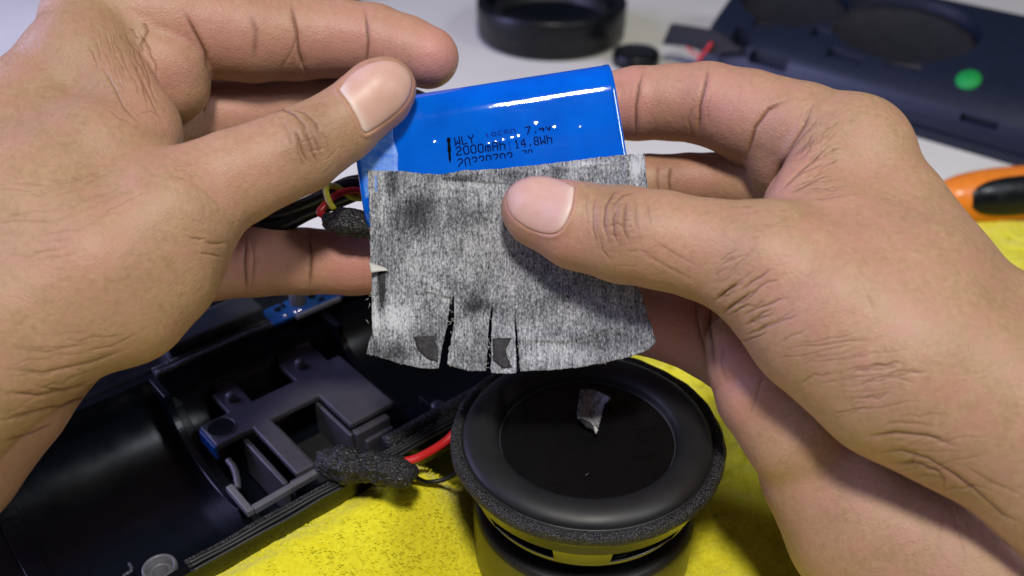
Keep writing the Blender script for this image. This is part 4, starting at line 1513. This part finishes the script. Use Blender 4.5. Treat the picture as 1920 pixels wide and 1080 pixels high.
for j in range(len(gy)):
    for i in range(len(gx)):
        if ins[j, i]: qq.append([scrap_vertex(i, j), scrap_vertex(i, j + 1), scrap_vertex(i + 1, j + 1), scrap_vertex(i + 1, j)])
scrap = link_mesh("tape_scrap", vv, qq, M_TAPE, base=atz(1105, 775, 4.8))
set_props(scrap, "small torn scrap of grey tape lying on the black speaker cone", "tape scrap")
tape_attrs(scrap, np.array(pxs), np.array(pys))
scrap.data.attributes["pale"].data.foreach_set("value", np.full(len(pxs), 0.25, np.float32))
sd_ = scrap.modifiers.new("thickness", 'SOLIDIFY'); sd_.thickness = 0.04 * K
MB().tube([atz(1088, 786, 4.82), atz(1104, 798, 4.84), atz(1117, 805, 4.86)], [0.05, 0.10, 0.04], 8).build("curled_edge", M_FILM, scrap)
MB().tube([atz(1115, 800, 4.90), atz(1118, 807, 4.92), atz(1117, 813, 4.86)], [0.05, 0.06, 0.02], 8).build("torn_tip", M_PALE, scrap)

# ------------------------------------------------------------------ hands
def wrinkles(a0, a1, b0, b1, n, depth, w, seed, jit=6, seg=6, wav=2.0):
    jit = jit * 1.5
    """n roughly parallel fine lines: starts spread from a0 to a1, ends from b0 to b1"""
    r = random.Random(seed)
    out = []
    for k in range(n):
        t = (k + 0.5) / n + r.uniform(-0.4, 0.4) / n
        s = [a0[i] + (a1[i] - a0[i]) * t + r.uniform(-jit, jit) for i in (0, 1)]
        e = [b0[i] + (b1[i] - b0[i]) * t + r.uniform(-jit, jit) for i in (0, 1)]
        c0 = r.uniform(-0.05, 0.4); c1 = c0 + r.uniform(0.3, 0.75)
        s2 = [s[i] + (e[i] - s[i]) * c0 for i in (0, 1)]
        e2 = [s[i] + (e[i] - s[i]) * c1 for i in (0, 1)]
        L_ = math.hypot(e2[0] - s2[0], e2[1] - s2[1]) + 1e-6
        nx_, ny_ = -(e2[1] - s2[1]) / L_, (e2[0] - s2[0]) / L_
        line = []
        bow = r.uniform(-1, 1) * wav * 2
        for q in range(seg + 1):
            u = q / seg
            o = bow * math.sin(math.pi * u) + r.uniform(-wav, wav)
            line.append((s2[0] + (e2[0] - s2[0]) * u + nx_ * o, s2[1] + (e2[1] - s2[1]) * u + ny_ * o))
        out.append((line, w * r.uniform(0.7, 1.2), depth * r.uniform(0.5, 1.1), None))
    return out


def make_hand(name, f, creases, reds, browns, label, base, nails, bumps=(), h=0.13):
    V, Q = solid_mesh(f, h, 1)
    ngons = []
    # finer faces where the camera looks, finest along the creases and nails
    Nn = mesh_normals(V, Q)
    px, py, dep = project(V)
    view = CP - V
    view /= np.linalg.norm(view, axis=1, keepdims=True)
    good = ((Nn * view).sum(1) > -0.05) & (px > -40) & (px < 1960) & (py > -40) & (py < 1120)
    V, Q, ngons, par = split_some(V, Q, ngons, good[Q].any(1))
    V = V - np.clip(f(V), -0.05, 0.05)[:, None] * mesh_normals(V, Q)
    gid = np.stack(f.each(V), 1).argmin(1)
    Nn = mesh_normals(V, Q)
    px, py, dep = project(V)
    view = CP - V
    view /= np.linalg.norm(view, axis=1, keepdims=True)
    front = np.where(((Nn * view).sum(1) > 0) & (px > -20) & (px < 1940) & (py > -20) & (py < 1100))[0]
    fine = np.zeros(len(V), bool)
    fx_, fy_ = px[front], py[front]
    for line, w, depth, groups in list(creases) + [(n_[0] + [n_[0][0]], 6, 1, n_[2]) for n_ in nails]:
        arr = np.array(line)
        m = np.where((fx_ > arr[:, 0].min() - 3 * w) & (fx_ < arr[:, 0].max() + 3 * w) & (fy_ > arr[:, 1].min() - 3 * w) & (fy_ < arr[:, 1].max() + 3 * w))[0]
        if len(m): fine[front[m[poly_dist(fx_[m], fy_[m], line) < 2.6 * w]]] = True
    V, Q, ngons, par = split_some(V, Q, ngons, fine[Q].any(1))
    gid = gid[par]
    Nn = mesh_normals(V, Q)
    px, py, dep = project(V)
    view = CP - V
    view /= np.linalg.norm(view, axis=1, keepdims=True)
    facing = np.clip((Nn * view).sum(1) * 3, 0, 1)
    disp = np.zeros(len(V))
    brown = np.zeros(len(V)); red = np.zeros(len(V))
    for line, w, depth, groups in creases:
        arr = np.array(line)
        m = (px > arr[:, 0].min() - 4 * w) & (px < arr[:, 0].max() + 4 * w) & (py > arr[:, 1].min() - 4 * w) & (py < arr[:, 1].max() + 4 * w) & (facing > 0)
        if groups is not None: m &= np.isin(gid, groups)
        if not m.any(): continue
        w = w * 0.72
        d = poly_dist(px[m], py[m], line)
        # fade towards the line's ends
        L0 = np.hypot(px[m] - line[0][0], py[m] - line[0][1]); L1 = np.hypot(px[m] - line[-1][0], py[m] - line[-1][1])
        tot = sum(math.dist(p, q) for p, q in zip(line[:-1], line[1:]))
        fade = np.clip(np.minimum(L0, L1) / (0.25 * tot + 1e-6), 0.15, 1)
        pr = np.exp(-(d / w) ** 2) + (0.30 * np.exp(-(d / (2.8 * w)) ** 2) if depth > 0.012 else 0) - 0.12 * np.exp(-((d - 3.6 * w) / (1.4 * w)) ** 2)
        disp[m] -= depth * pr * fade * facing[m]
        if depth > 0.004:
            brown[m] = np.maximum(brown[m], (min(0.95, 30 * depth) * np.exp(-(d / (w * 0.9)) ** 2) + min(0.16, 6 * depth) * np.exp(-(d / (w * 3.5)) ** 2)) * fade)  # fold pigment plus the shade inside the crease, put into the colour
    for (x, y, r, a_, groups) in bumps:
        e = np.exp(-((px - x) ** 2 + (py - y) ** 2) / (r * r)) * a_ * facing
        if groups is not None: e = e * np.isin(gid, groups)
        disp += e
    for (x, y, rx, ry, rot, a_, groups) in reds + browns:
        pass
    for lst, arr in ((reds, red), (browns, brown)):
        for (x, y, rx, ry, rot, a_, groups) in lst:
            c, s = math.cos(rot), math.sin(rot)
            u = ((px - x) * c + (py - y) * s) / rx; v = (-(px - x) * s + (py - y) * c) / ry
            e = a_ * np.exp(-(u * u + v * v))
            if groups is not None: e = e * np.isin(gid, groups)
            np.maximum(arr, e, out=arr)
    V = V + Nn * disp[:, None]
    # nails sink a shallow bed into the thumb
    nail_meshes = []
    for poly, lun, groups, prox in nails:
        P = np.array(poly, float)
        c = P.mean(0)
        D = np.array([(p[0], p[1]) for p in spline([(q[0], q[1], 0) for q in poly + [poly[0]]], 5)[:-1]])
        ins_ = in_poly(px, py, D.tolist()) & np.isin(gid, groups) & (facing > 0)
        de = poly_dist(px, py, np.vstack([D, D[:1]]).tolist())
        m = np.isin(gid, groups) & (facing > 0) & (de < 22)
        bed = np.where(ins_, -0.035 * np.clip(de / 4, 0, 1), 0.028 * np.exp(-((de - 5) / 6.0) ** 2) - 0.03 * np.exp(-(de / 3.0) ** 2))
        prd = poly_dist(px, py, prox)
        bed = np.where(~ins_, bed * (0.4 + 0.9 * np.exp(-(prd / 25) ** 2)), bed)
        V[m] += Nn[m] * bed[m][:, None]
        red[m] = np.maximum(red[m], 0.35 * np.exp(-(de[m] / 12) ** 2))
        # nail plate
        rings = [c + (D - c) * s for s in (1.0, 0.985, 0.95, 0.87, 0.75, 0.6, 0.45, 0.3, 0.15)] + [c[None]]
        lift = [-0.03, 0.008, 0.022, 0.028, 0.03, 0.03, 0.03, 0.03, 0.03, 0.03]
        X2 = np.concatenate(rings)
        lf = np.concatenate([np.full(len(r_), l_) for r_, l_ in zip(rings, lift)])
        # march to the surface along the sight lines
        ray = CF + np.outer((X2[:, 0] - 960) / FPX, CR) + np.outer((540 - X2[:, 1]) / FPX, CU)
        t = np.full(len(X2), 18.0)
        for _ in range(60):
            t += 0.8 * np.minimum(f(CP + ray * t[:, None]), 0.8)
        S = CP + ray * t[:, None]
        SN = grad(f, S)
        S = S + SN * (lf - 0.0)[:, None]
        m_ = len(D)
        nr = len(rings) - 1
        ff = [[r_ * m_ + i, (r_ + 1) * m_ + i, (r_ + 1) * m_ + (i + 1) % m_, r_ * m_ + (i + 1) % m_] for r_ in range(nr - 1) for i in range(m_)]
        ff += [[(nr - 1) * m_ + i, nr * m_, (nr - 1) * m_ + (i + 1) % m_] for i in range(m_)]
        lu = np.exp(-(poly_dist(X2[:, 0], X2[:, 1], lun) / 10.0) ** 2)
        nail_meshes.append((S, ff, lu))
    o = link_big(name, V, Q, ngons, M_SKIN, base)
    set_props(o, label, "hand")
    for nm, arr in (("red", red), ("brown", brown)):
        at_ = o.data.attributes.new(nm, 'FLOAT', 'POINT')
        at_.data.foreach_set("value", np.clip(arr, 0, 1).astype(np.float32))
    for S, ff, lu in nail_meshes:
        nl = link_mesh("thumbnail", S, ff, M_NAIL, o)
        at_ = nl.data.attributes.new("lunula", 'FLOAT', 'POINT')
        at_.data.foreach_set("value", lu.astype(np.float32))
    return o


# ---- left hand
LH = Solid()
# 0 thenar, back of hand and wrist
g0 = LH.chain([(-330, 860, 21.0, 235), (-120, 690, 22.0, 195), (50, 590, 22.5, 172), (190, 505, 22.9, 158), (320, 425, 23.3, 118)], 0.3)
LH.chain([(-200, 640, 23.0, 240), (-50, 420, 24.2, 195), (85, 215, 25.2, 120), (175, 95, 25.9, 92)], into=g0, kin=0.9)
LH.chain([(60, 420, 23.3, 170), (190, 310, 24.0, 125), (250, 262, 24.4, 84)], into=g0, kin=0.8)
LH.chain([(150, 110, 25.5, 90), (205, 165, 25.3, 82), (252, 232, 24.8, 80)], into=g0, kin=0.5)
LH.chain([(230, 560, 23.2, 128), (290, 505, 23.5, 118), (325, 470, 23.8, 95)], into=g0, kin=0.5)
# 1 thumb
g1 = LH.chain([(300, 400, 23.4, 110), (440, 334, 23.9, 89), (560, 283, 24.4, 80), (640, 235, 24.75, 69), (708, 178, 25.0, 64), (722, 166, 25.05, 58)], 0.45)
# 2 index finger
g2 = LH.chain([(165, 50, 26.3, 88), (230, 36, 26.7, 98), (330, 45, 27.1, 100), (470, 66, 27.6, 86), (555, 70, 27.9, 79), (640, 72, 28.0, 71), (700, 78, 28.0, 69), (760, 94, 27.85, 63), (802, 108, 27.7, 58)], 0.35)
# 3 pad at the root of the index finger
g3 = LH.chain([(250, 90, 26.6, 90), (306, 128, 26.7, 84), (316, 156, 26.8, 76)], 0.14)
# 4 middle finger behind
g4 = LH.chain([(170, 230, 27.2, 90), (330, 220, 28.6, 72), (480, 208, 29.3, 62), (600, 190, 29.6, 58), (720, 200, 29.3, 55), (800, 230, 29.0, 50)], 0.12)
# 5 lower finger
g5 = LH.chain([(120, 560, 25.4, 95), (260, 520, 26.6, 72), (400, 497, 27.3, 66), (480, 490, 27.6, 66), (570, 490, 27.7, 62), (660, 492, 27.7, 61), (720, 494, 27.6, 58), (780, 496, 27.5, 50)], 0.12)
# 6 heel of the palm and inner wrist
g6 = LH.chain([(-300, 1010, 22.4, 190), (-130, 850, 23.3, 165), (-10, 740, 24.0, 135), (80, 655, 24.6, 110), (200, 570, 25.2, 90)], 0.10)

cr = []
ad = lambda line, w, d, g=None: cr.append((line, w, d, g))
# thumb knuckle
for l, w, d in (([(508, 212), (530, 205), (552, 214), (570, 236), (575, 262)], 3.2, 0.030), ([(545, 204), (572, 212), (592, 232), (602, 258)], 3.0, 0.026),
                ([(548, 238), (558, 258), (566, 285), (580, 312)], 3.2, 0.036), ([(566, 240), (578, 262), (588, 290), (600, 312)], 3.0, 0.034), ([(584, 250), (596, 272), (606, 300)], 2.6, 0.024),
                ([(556, 262), (562, 292), (572, 318)], 2.6, 0.022), ([(596, 240), (612, 262), (620, 285)], 2.4, 0.016), ([(530, 225), (540, 250), (548, 280)], 2.6, 0.014), ([(575, 285), (598, 282), (612, 276)], 2.2, 0.014), ([(562, 268), (585, 262)], 2.2, 0.012)):
    ad(l, w, d, [g1, g0])
cr += wrinkles((520, 215), (600, 330), (600, 205), (640, 300), 9, 0.008, 2.0, 5)
# index palmar creases
ad([(545, 0), (550, 30), (556, 60), (560, 100), (575, 145)], 4.0, 0.05, [g2]); ad([(560, 60), (548, 95), (532, 122), (526, 142)], 3.4, 0.016, [g2]); ad([(566, 112), (560, 128), (562, 146)], 3.0, 0.012, [g2])
ad([(684, 15), (688, 50), (690, 80), (686, 130)], 3.5, 0.032, [g2]); ad([(345, 20), (365, 60), (385, 100), (395, 150)], 4.0, 0.05, [g2, g3])
ad([(470, 20), (480, 60), (476, 120)], 8, 0.02, [g2])
# web wrinkles run along the web edge
cr += wrinkles((150, 40), (262, 55), (205, 200), (318, 215), 15, 0.016, 2.0, 11, 6, wav=3)
cr += wrinkles((185, 95), (245, 90), (225, 225), (300, 228), 9, 0.014, 1.8, 12, 6, wav=3)
cr += wrinkles((215, 60), (260, 40), (262, 130), (292, 110), 5, 0.018, 2.0, 13, 5)
ad([(262, 30), (278, 58), (264, 85), (272, 110)], 2.6, 0.022, [g0, g3]); ad([(200, 200), (222, 220), (250, 232)], 2.4, 0.014, [g0])
ad([(190, 120), (212, 160), (232, 200), (262, 232)], 2.2, 0.022, [g0]); ad([(240, 95), (262, 140), (285, 190), (305, 230)], 2.2, 0.022, [g0])
ad([(262, 212), (285, 208), (310, 222)], 2.2, 0.014, [g0])
# thenar skin
cr += wrinkles((60, 350), (150, 430), (220, 310), (300, 360), 14, 0.009, 2.4, 14, 12, wav=3)
cr += wrinkles((0, 330), (0, 520), (160, 330), (170, 470), 14, 0.008, 2.4, 15, 14, wav=3)
cr += wrinkles((330, 400), (360, 470), (425, 432), (412, 472), 5, 0.012, 2.0, 16, 8)
cr += wrinkles((300, 290), (330, 340), (390, 300), (400, 350), 8, 0.008, 2.2, 17, 10)
ad([(380, 452), (400, 458), (424, 456)], 2.6, 0.024, [g0, g1]); ad([(368, 474), (396, 478), (420, 484)], 2.6, 0.018, [g0]); ad([(340, 440), (372, 450), (392, 446)], 2.4, 0.010, [g0, g1])
# wrist folds
for l, w, d in (([(0, 790), (60, 775), (120, 760), (170, 742), (205, 728)], 4, 0.06), ([(0, 735), (70, 742), (140, 728), (190, 705)], 4, 0.035), ([(70, 725), (120, 735), (180, 718)], 3.2, 0.03),
                ([(0, 690), (80, 700), (170, 680), (240, 655)], 4, 0.02), ([(0, 830), (60, 812), (110, 790)], 4, 0.03), ([(150, 660), (210, 650), (270, 620)], 3, 0.012), ([(0, 650), (90, 660), (180, 640)], 4, 0.012)):
    ad(l, w, d)
cr += wrinkles((30, 640), (0, 800), (260, 610), (160, 760), 16, 0.010, 2.6, 18, 14, wav=4)
# lower finger creases
ad([(580, 432), (584, 480), (580, 545)], 4, 0.035, [g5]); ad([(462, 440), (458, 490), (462, 548)], 4, 0.03, [g5]); ad([(470, 440), (476, 490), (470, 545)], 3, 0.015, [g5])
ad([(380, 215), (386, 180)], 4, 0.03, [g4])
reds = [(820, 110, 75, 85, 0, 1.0, [g2]), (650, 90, 190, 90, 0, 0.7, [g2]), (400, 80, 190, 110, 0, 0.65, [g2]), (290, 225, 45, 22, 0.3, 0.35, [g0]), (660, 490, 90, 80, 0, 1.0, [g5]), (450, 490, 180, 80, 0, 0.8, [g5]), (740, 190, 70, 60, 0.9, 0.5, [g1]), (700, 130, 60, 40, 0, 0.4, [g1]), (440, 330, 150, 90, -0.4, 0.28, [g1]), (160, 470, 170, 60, -0.4, 0.22, [g0]), (480, 200, 160, 60, 0, 0.5, [g4]), (320, 140, 60, 80, 0, 0.55, [g3]), (270, 170, 50, 80, 0.4, 0.3, [g0]), (20, 850, 160, 90, -0.6, 0.45, [g6])]
browns = [(578, 262, 44, 62, 0.5, 0.62, [g1]), (120, 100, 150, 160, 0, 0.22, [g0]), (60, 850, 260, 90, -0.6, 0.3, [g6]), (555, 110, 30, 40, 0, 0.30, [g2]), (180, 140, 60, 60, 0, 0.12, [g0]), (410, 460, 30, 40, 0, 0.3, [g0, g1]), (230, 120, 60, 60, 0.6, 0.15, [g0]), (100, 735, 160, 26, -0.2, 0.3, None)]
nail = ([(636, 168), (648, 150), (668, 132), (700, 117), (735, 114), (762, 128), (772, 150), (768, 178), (752, 202), (725, 225), (695, 245), (682, 247), (672, 225), (655, 195)], [(640, 165), (655, 195), (672, 225), (684, 247)], [g1], [(636, 168), (655, 195), (684, 247)])
hand_l = make_hand("hand", LH, cr, reds, browns, "left hand entering from the left edge, thumb and index finger pinching the battery", at(60, 600, 22.5), [nail],
                   bumps=[(330, 370, 60, 0.05, [g0, g1]), (560, 255, 40, 0.03, [g1]), (420, 345, 45, -0.04, [g1])])

# ---- right hand
RH = Solid()
td = lambda px, py, r: face_depth(px, py, 0.05) - r * 24.5 / FPX
t0 = td(1000, 392, 60)
g0 = RH.chain([(2180, 985, 20.8, 215), (1925, 805, 21.6, 182), (1700, 680, 22.3, 192), (1560, 590, 22.7, 165), (1450, 510, 23.0, 125)], 0.3)
RH.chain([(2090, 830, 22.0, 212), (1785, 600, 23.4, 138), (1668, 400, 24.6, 106), (1600, 288, 25.4, 92)], into=g0, kin=0.7)
RH.chain([(1680, 560, 23.2, 165), (1560, 455, 24.0, 115), (1505, 400, 24.4, 72)], into=g0, kin=0.8)
g1 = RH.chain([(1440, 490, 22.9, 112), (1330, 470, t0 - 1.15, 96), (1240, 450, t0 - 0.92, 92), (1170, 440, t0 - 0.7, 91), (1085, 424, t0 - 0.4, 82), (1012, 398, t0 - 0.05, 66), (1000, 392, t0, 60)], 0.45)
g2 = RH.chain([(1610, 290, 25.4, 100), (1500, 248, 26.2, 92), (1400, 216, 26.9, 84), (1325, 194, 27.3, 76), (1260, 192, 27.6, 70), (1195, 194, 27.8, 68), (1130, 200, 27.9, 62), (1080, 205, 27.9, 56)], 0.35)
RH.chain([(1600, 262, 25.3, 82), (1556, 320, 24.9, 80), (1520, 372, 24.5, 72)], into=g0, kin=0.5)
g3 = RH.chain([(1500, 240, 26.3, 78), (1468, 285, 26.5, 70), (1462, 310, 26.6, 58)], 0.14)
g4 = RH.chain([(1620, 380, 26.2, 100), (1480, 350, 27.6, 72), (1370, 340, 28.2, 56), (1290, 338, 28.5, 50), (1215, 342, 28.7, 52), (1120, 350, 28.8, 50)], 0.12)
# lower fingers: curled, tips behind the tape
g5 = RH.chain([(1100, 600, 27.6, 55), (1190, 598, 27.6, 64), (1270, 612, 27.2, 70), (1330, 640, 26.8, 70), (1420, 690, 26.0, 80)], 0.10)
g6 = RH.chain([(1378, 645, 25.3, 56), (1395, 690, 25.1, 68), (1425, 745, 24.9, 80), (1490, 820, 24.7, 95)], 0.03)
g7 = RH.chain([(1512, 790, 25.0, 84), (1545, 885, 25.1, 118), (1640, 985, 24.9, 165), (1800, 1075, 24.5, 215), (2020, 1190, 23.8, 260)], 0.28)

cr = []
# thumb knuckle
for l, w, d in (([(1172, 352), (1150, 362), (1136, 385), (1132, 420), (1140, 455)], 3.2, 0.034), ([(1195, 360), (1168, 366), (1152, 382), (1144, 402)], 3.0, 0.028), ([(1160, 385), (1150, 410), (1152, 440), (1160, 462)], 3.2, 0.034),
                ([(1178, 368), (1172, 395), (1170, 430), (1180, 460)], 3.0, 0.032), ([(1140, 425), (1158, 420), (1172, 428)], 2.4, 0.02), ([(1120, 362), (1112, 390), (1112, 430), (1122, 470)], 2.8, 0.020), ([(1105, 360), (1098, 385), (1100, 410)], 2.4, 0.012),
                ([(1195, 372), (1192, 405), (1196, 440)], 2.6, 0.018), ([(1124, 440), (1130, 470), (1146, 490)], 2.6, 0.018), ([(1215, 372), (1216, 400), (1222, 430)], 2.4, 0.012)):
    ad(l, w, d, [g1, g0])
cr += wrinkles((1110, 365), (1130, 500), (1230, 370), (1240, 500), 12, 0.008, 2.2, 25)
# index creases
ad([(1330, 120), (1322, 160), (1312, 200), (1310, 262)], 4, 0.045, [g2]); ad([(1300, 195), (1290, 225), (1298, 262)], 3.2, 0.014, [g2]); ad([(1334, 170), (1326, 205), (1328, 235)], 3, 0.010, [g2])
ad([(1208, 128), (1198, 160), (1192, 200), (1192, 262)], 3.5, 0.035, [g2]); ad([(1478, 185), (1440, 205), (1415, 240), (1400, 300)], 4, 0.055, [g2, g3])
ad([(1455, 250), (1462, 285), (1466, 300)], 3.5, 0.03, [g3])
# web folds
ad([(1525, 192), (1508, 235), (1485, 270), (1466, 305), (1446, 352)], 3.2, 0.05, [g0, g3, g2]); ad([(1555, 270), (1530, 295), (1495, 325), (1462, 358)], 3.0, 0.04, [g0]); ad([(1540, 330), (1515, 345), (1480, 362)], 2.6, 0.03, [g0])
cr += wrinkles((1530, 200), (1600, 330), (1470, 300), (1490, 360), 16, 0.020, 2.2, 31, 9)
cr += wrinkles((1560, 200), (1590, 300), (1510, 260), (1510, 330), 9, 0.014, 2.2, 32, 9)
cr += wrinkles((1490, 350), (1500, 375), (1600, 345), (1620, 372), 6, 0.016, 2.2, 33, 5)
cr += wrinkles((1360, 380), (1400, 420), (1480, 380), (1500, 420), 8, 0.007, 2.2, 34, 10)
# thenar wrinkles (lower edge of thumb root)
cr += wrinkles((1340, 560), (1400, 660), (1440, 500), (1560, 600), 14, 0.022, 2.6, 35, 8)
cr += wrinkles((1310, 500), (1350, 560), (1400, 450), (1430, 500), 9, 0.014, 2.4, 36, 8)
cr += wrinkles((1440, 650), (1560, 800), (1690, 610), (1760, 740), 18, 0.012, 2.6, 37, 16, wav=4)
cr += wrinkles((1560, 690), (1600, 760), (1740, 660), (1760, 740), 8, 0.02, 2.6, 38, 12, wav=4)
ad([(1340, 565), (1360, 548), (1385, 530)], 3, 0.05, [g0, g1]); ad([(1352, 590), (1378, 570), (1410, 548)], 3, 0.04, [g0]); ad([(1200, 470), (1250, 500), (1300, 525)], 4, 0.012, [g1]); ad([(1225, 450), (1270, 480), (1310, 500)], 4, 0.012, [g1])
# wrist folds at the lower right
for l, w, d in (([(1620, 820), (1680, 812), (1740, 818), (1800, 840)], 4, 0.035), ([(1640, 850), (1690, 845), (1740, 860), (1790, 890), (1840, 930)], 4, 0.03), ([(1665, 870), (1720, 868), (1760, 885), (1780, 910)], 3.4, 0.035),
                ([(1700, 900), (1740, 890), (1772, 900), (1770, 930)], 3, 0.018), ([(1740, 930), (1770, 960), (1760, 1020), (1742, 1080)], 5, 0.005), ([(1775, 880), (1830, 920), (1880, 965), (1920, 985)], 4, 0.025),
                ([(1800, 870), (1860, 905), (1920, 930)], 4, 0.016), ([(1820, 960), (1870, 1010), (1920, 1040)], 4, 0.016), ([(1720, 850), (1700, 880)], 3, 0.02), ([(1780, 935), (1800, 1000), (1810, 1060)], 5, 0.006)):
    ad(l, w, d)
cr += wrinkles((1620, 790), (1700, 960), (1860, 780), (1920, 900), 12, 0.012, 2.8, 39, 16, wav=5)
ad([(1622, 548), (1632, 562), (1642, 580)], 3, -0.02, [g0])
ad([(1300, 540), (1308, 600), (1330, 690)], 4, 0.02, [g5]); ad([(1335, 560), (1330, 620), (1338, 690)], 5, 0.05, [g5, g6]); ad([(1432, 700), (1418, 748), (1402, 786)], 4, 0.012, [g6, g7]); ad([(1360, 640), (1352, 680), (1362, 720)], 4, 0.012, [g6]); ad([(1500, 760), (1530, 830), (1535, 900)], 5, 0.02, [g7])
ad([(1258, 305), (1254, 340), (1258, 372)], 3.5, 0.03, [g4]); ad([(1235, 300), (1232, 340), (1236, 372)], 3, 0.02, [g4])
reds = [(1175, 195, 80, 90, 0, 0.9, [g2]), (1320, 200, 140, 100, 0, 0.6, [g2]), (980, 375, 50, 60, 0, 0.4, [g1]), (1040, 460, 90, 50, 0.4, 0.5, [g1]), (1240, 470, 130, 80, 0.2, 0.28, [g1]), (1600, 420, 120, 90, 0.6, 0.22, [g0]), (1500, 560, 150, 70, 0.5, 0.2, [g0]), (1250, 610, 110, 90, 0, 1.0, [g5]), (1380, 700, 60, 110, 0, 0.6, [g6]), (1480, 800, 90, 140, 0, 0.35, [g7]), (1300, 340, 90, 60, 0, 0.45, [g4]), (1475, 320, 70, 70, 0, 0.35, [g0, g3]), (1420, 220, 90, 80, 0, 0.35, [g2, g3])]
browns = [(1160, 415, 48, 62, 0, 0.58, [g1]), (1308, 215, 24, 50, 0, 0.28, [g2]), (1540, 300, 70, 60, 0, 0.10, [g0]), (1770, 890, 110, 50, 0.5, 0.30, None), (1250, 340, 30, 60, 0, 0.3, [g4])]
nail = ([(1077, 352), (1050, 338), (1020, 331), (990, 333), (964, 344), (950, 366), (954, 394), (970, 414), (995, 430), (1022, 438), (1044, 436), (1060, 418), (1072, 388)], [(1077, 352), (1072, 388), (1058, 422)], [g1], [(1077, 352), (1070, 390), (1044, 436)])
hand_r = make_hand("hand", RH, cr, reds, browns, "right hand entering from the right edge, thumb pressing the grey tape onto the battery", at(1700, 800, 22.5), [nail],
                   bumps=[(1420, 470, 60, 0.05, [g0, g1]), (1165, 410, 45, 0.03, [g1]), (1290, 450, 45, -0.03, [g1])])
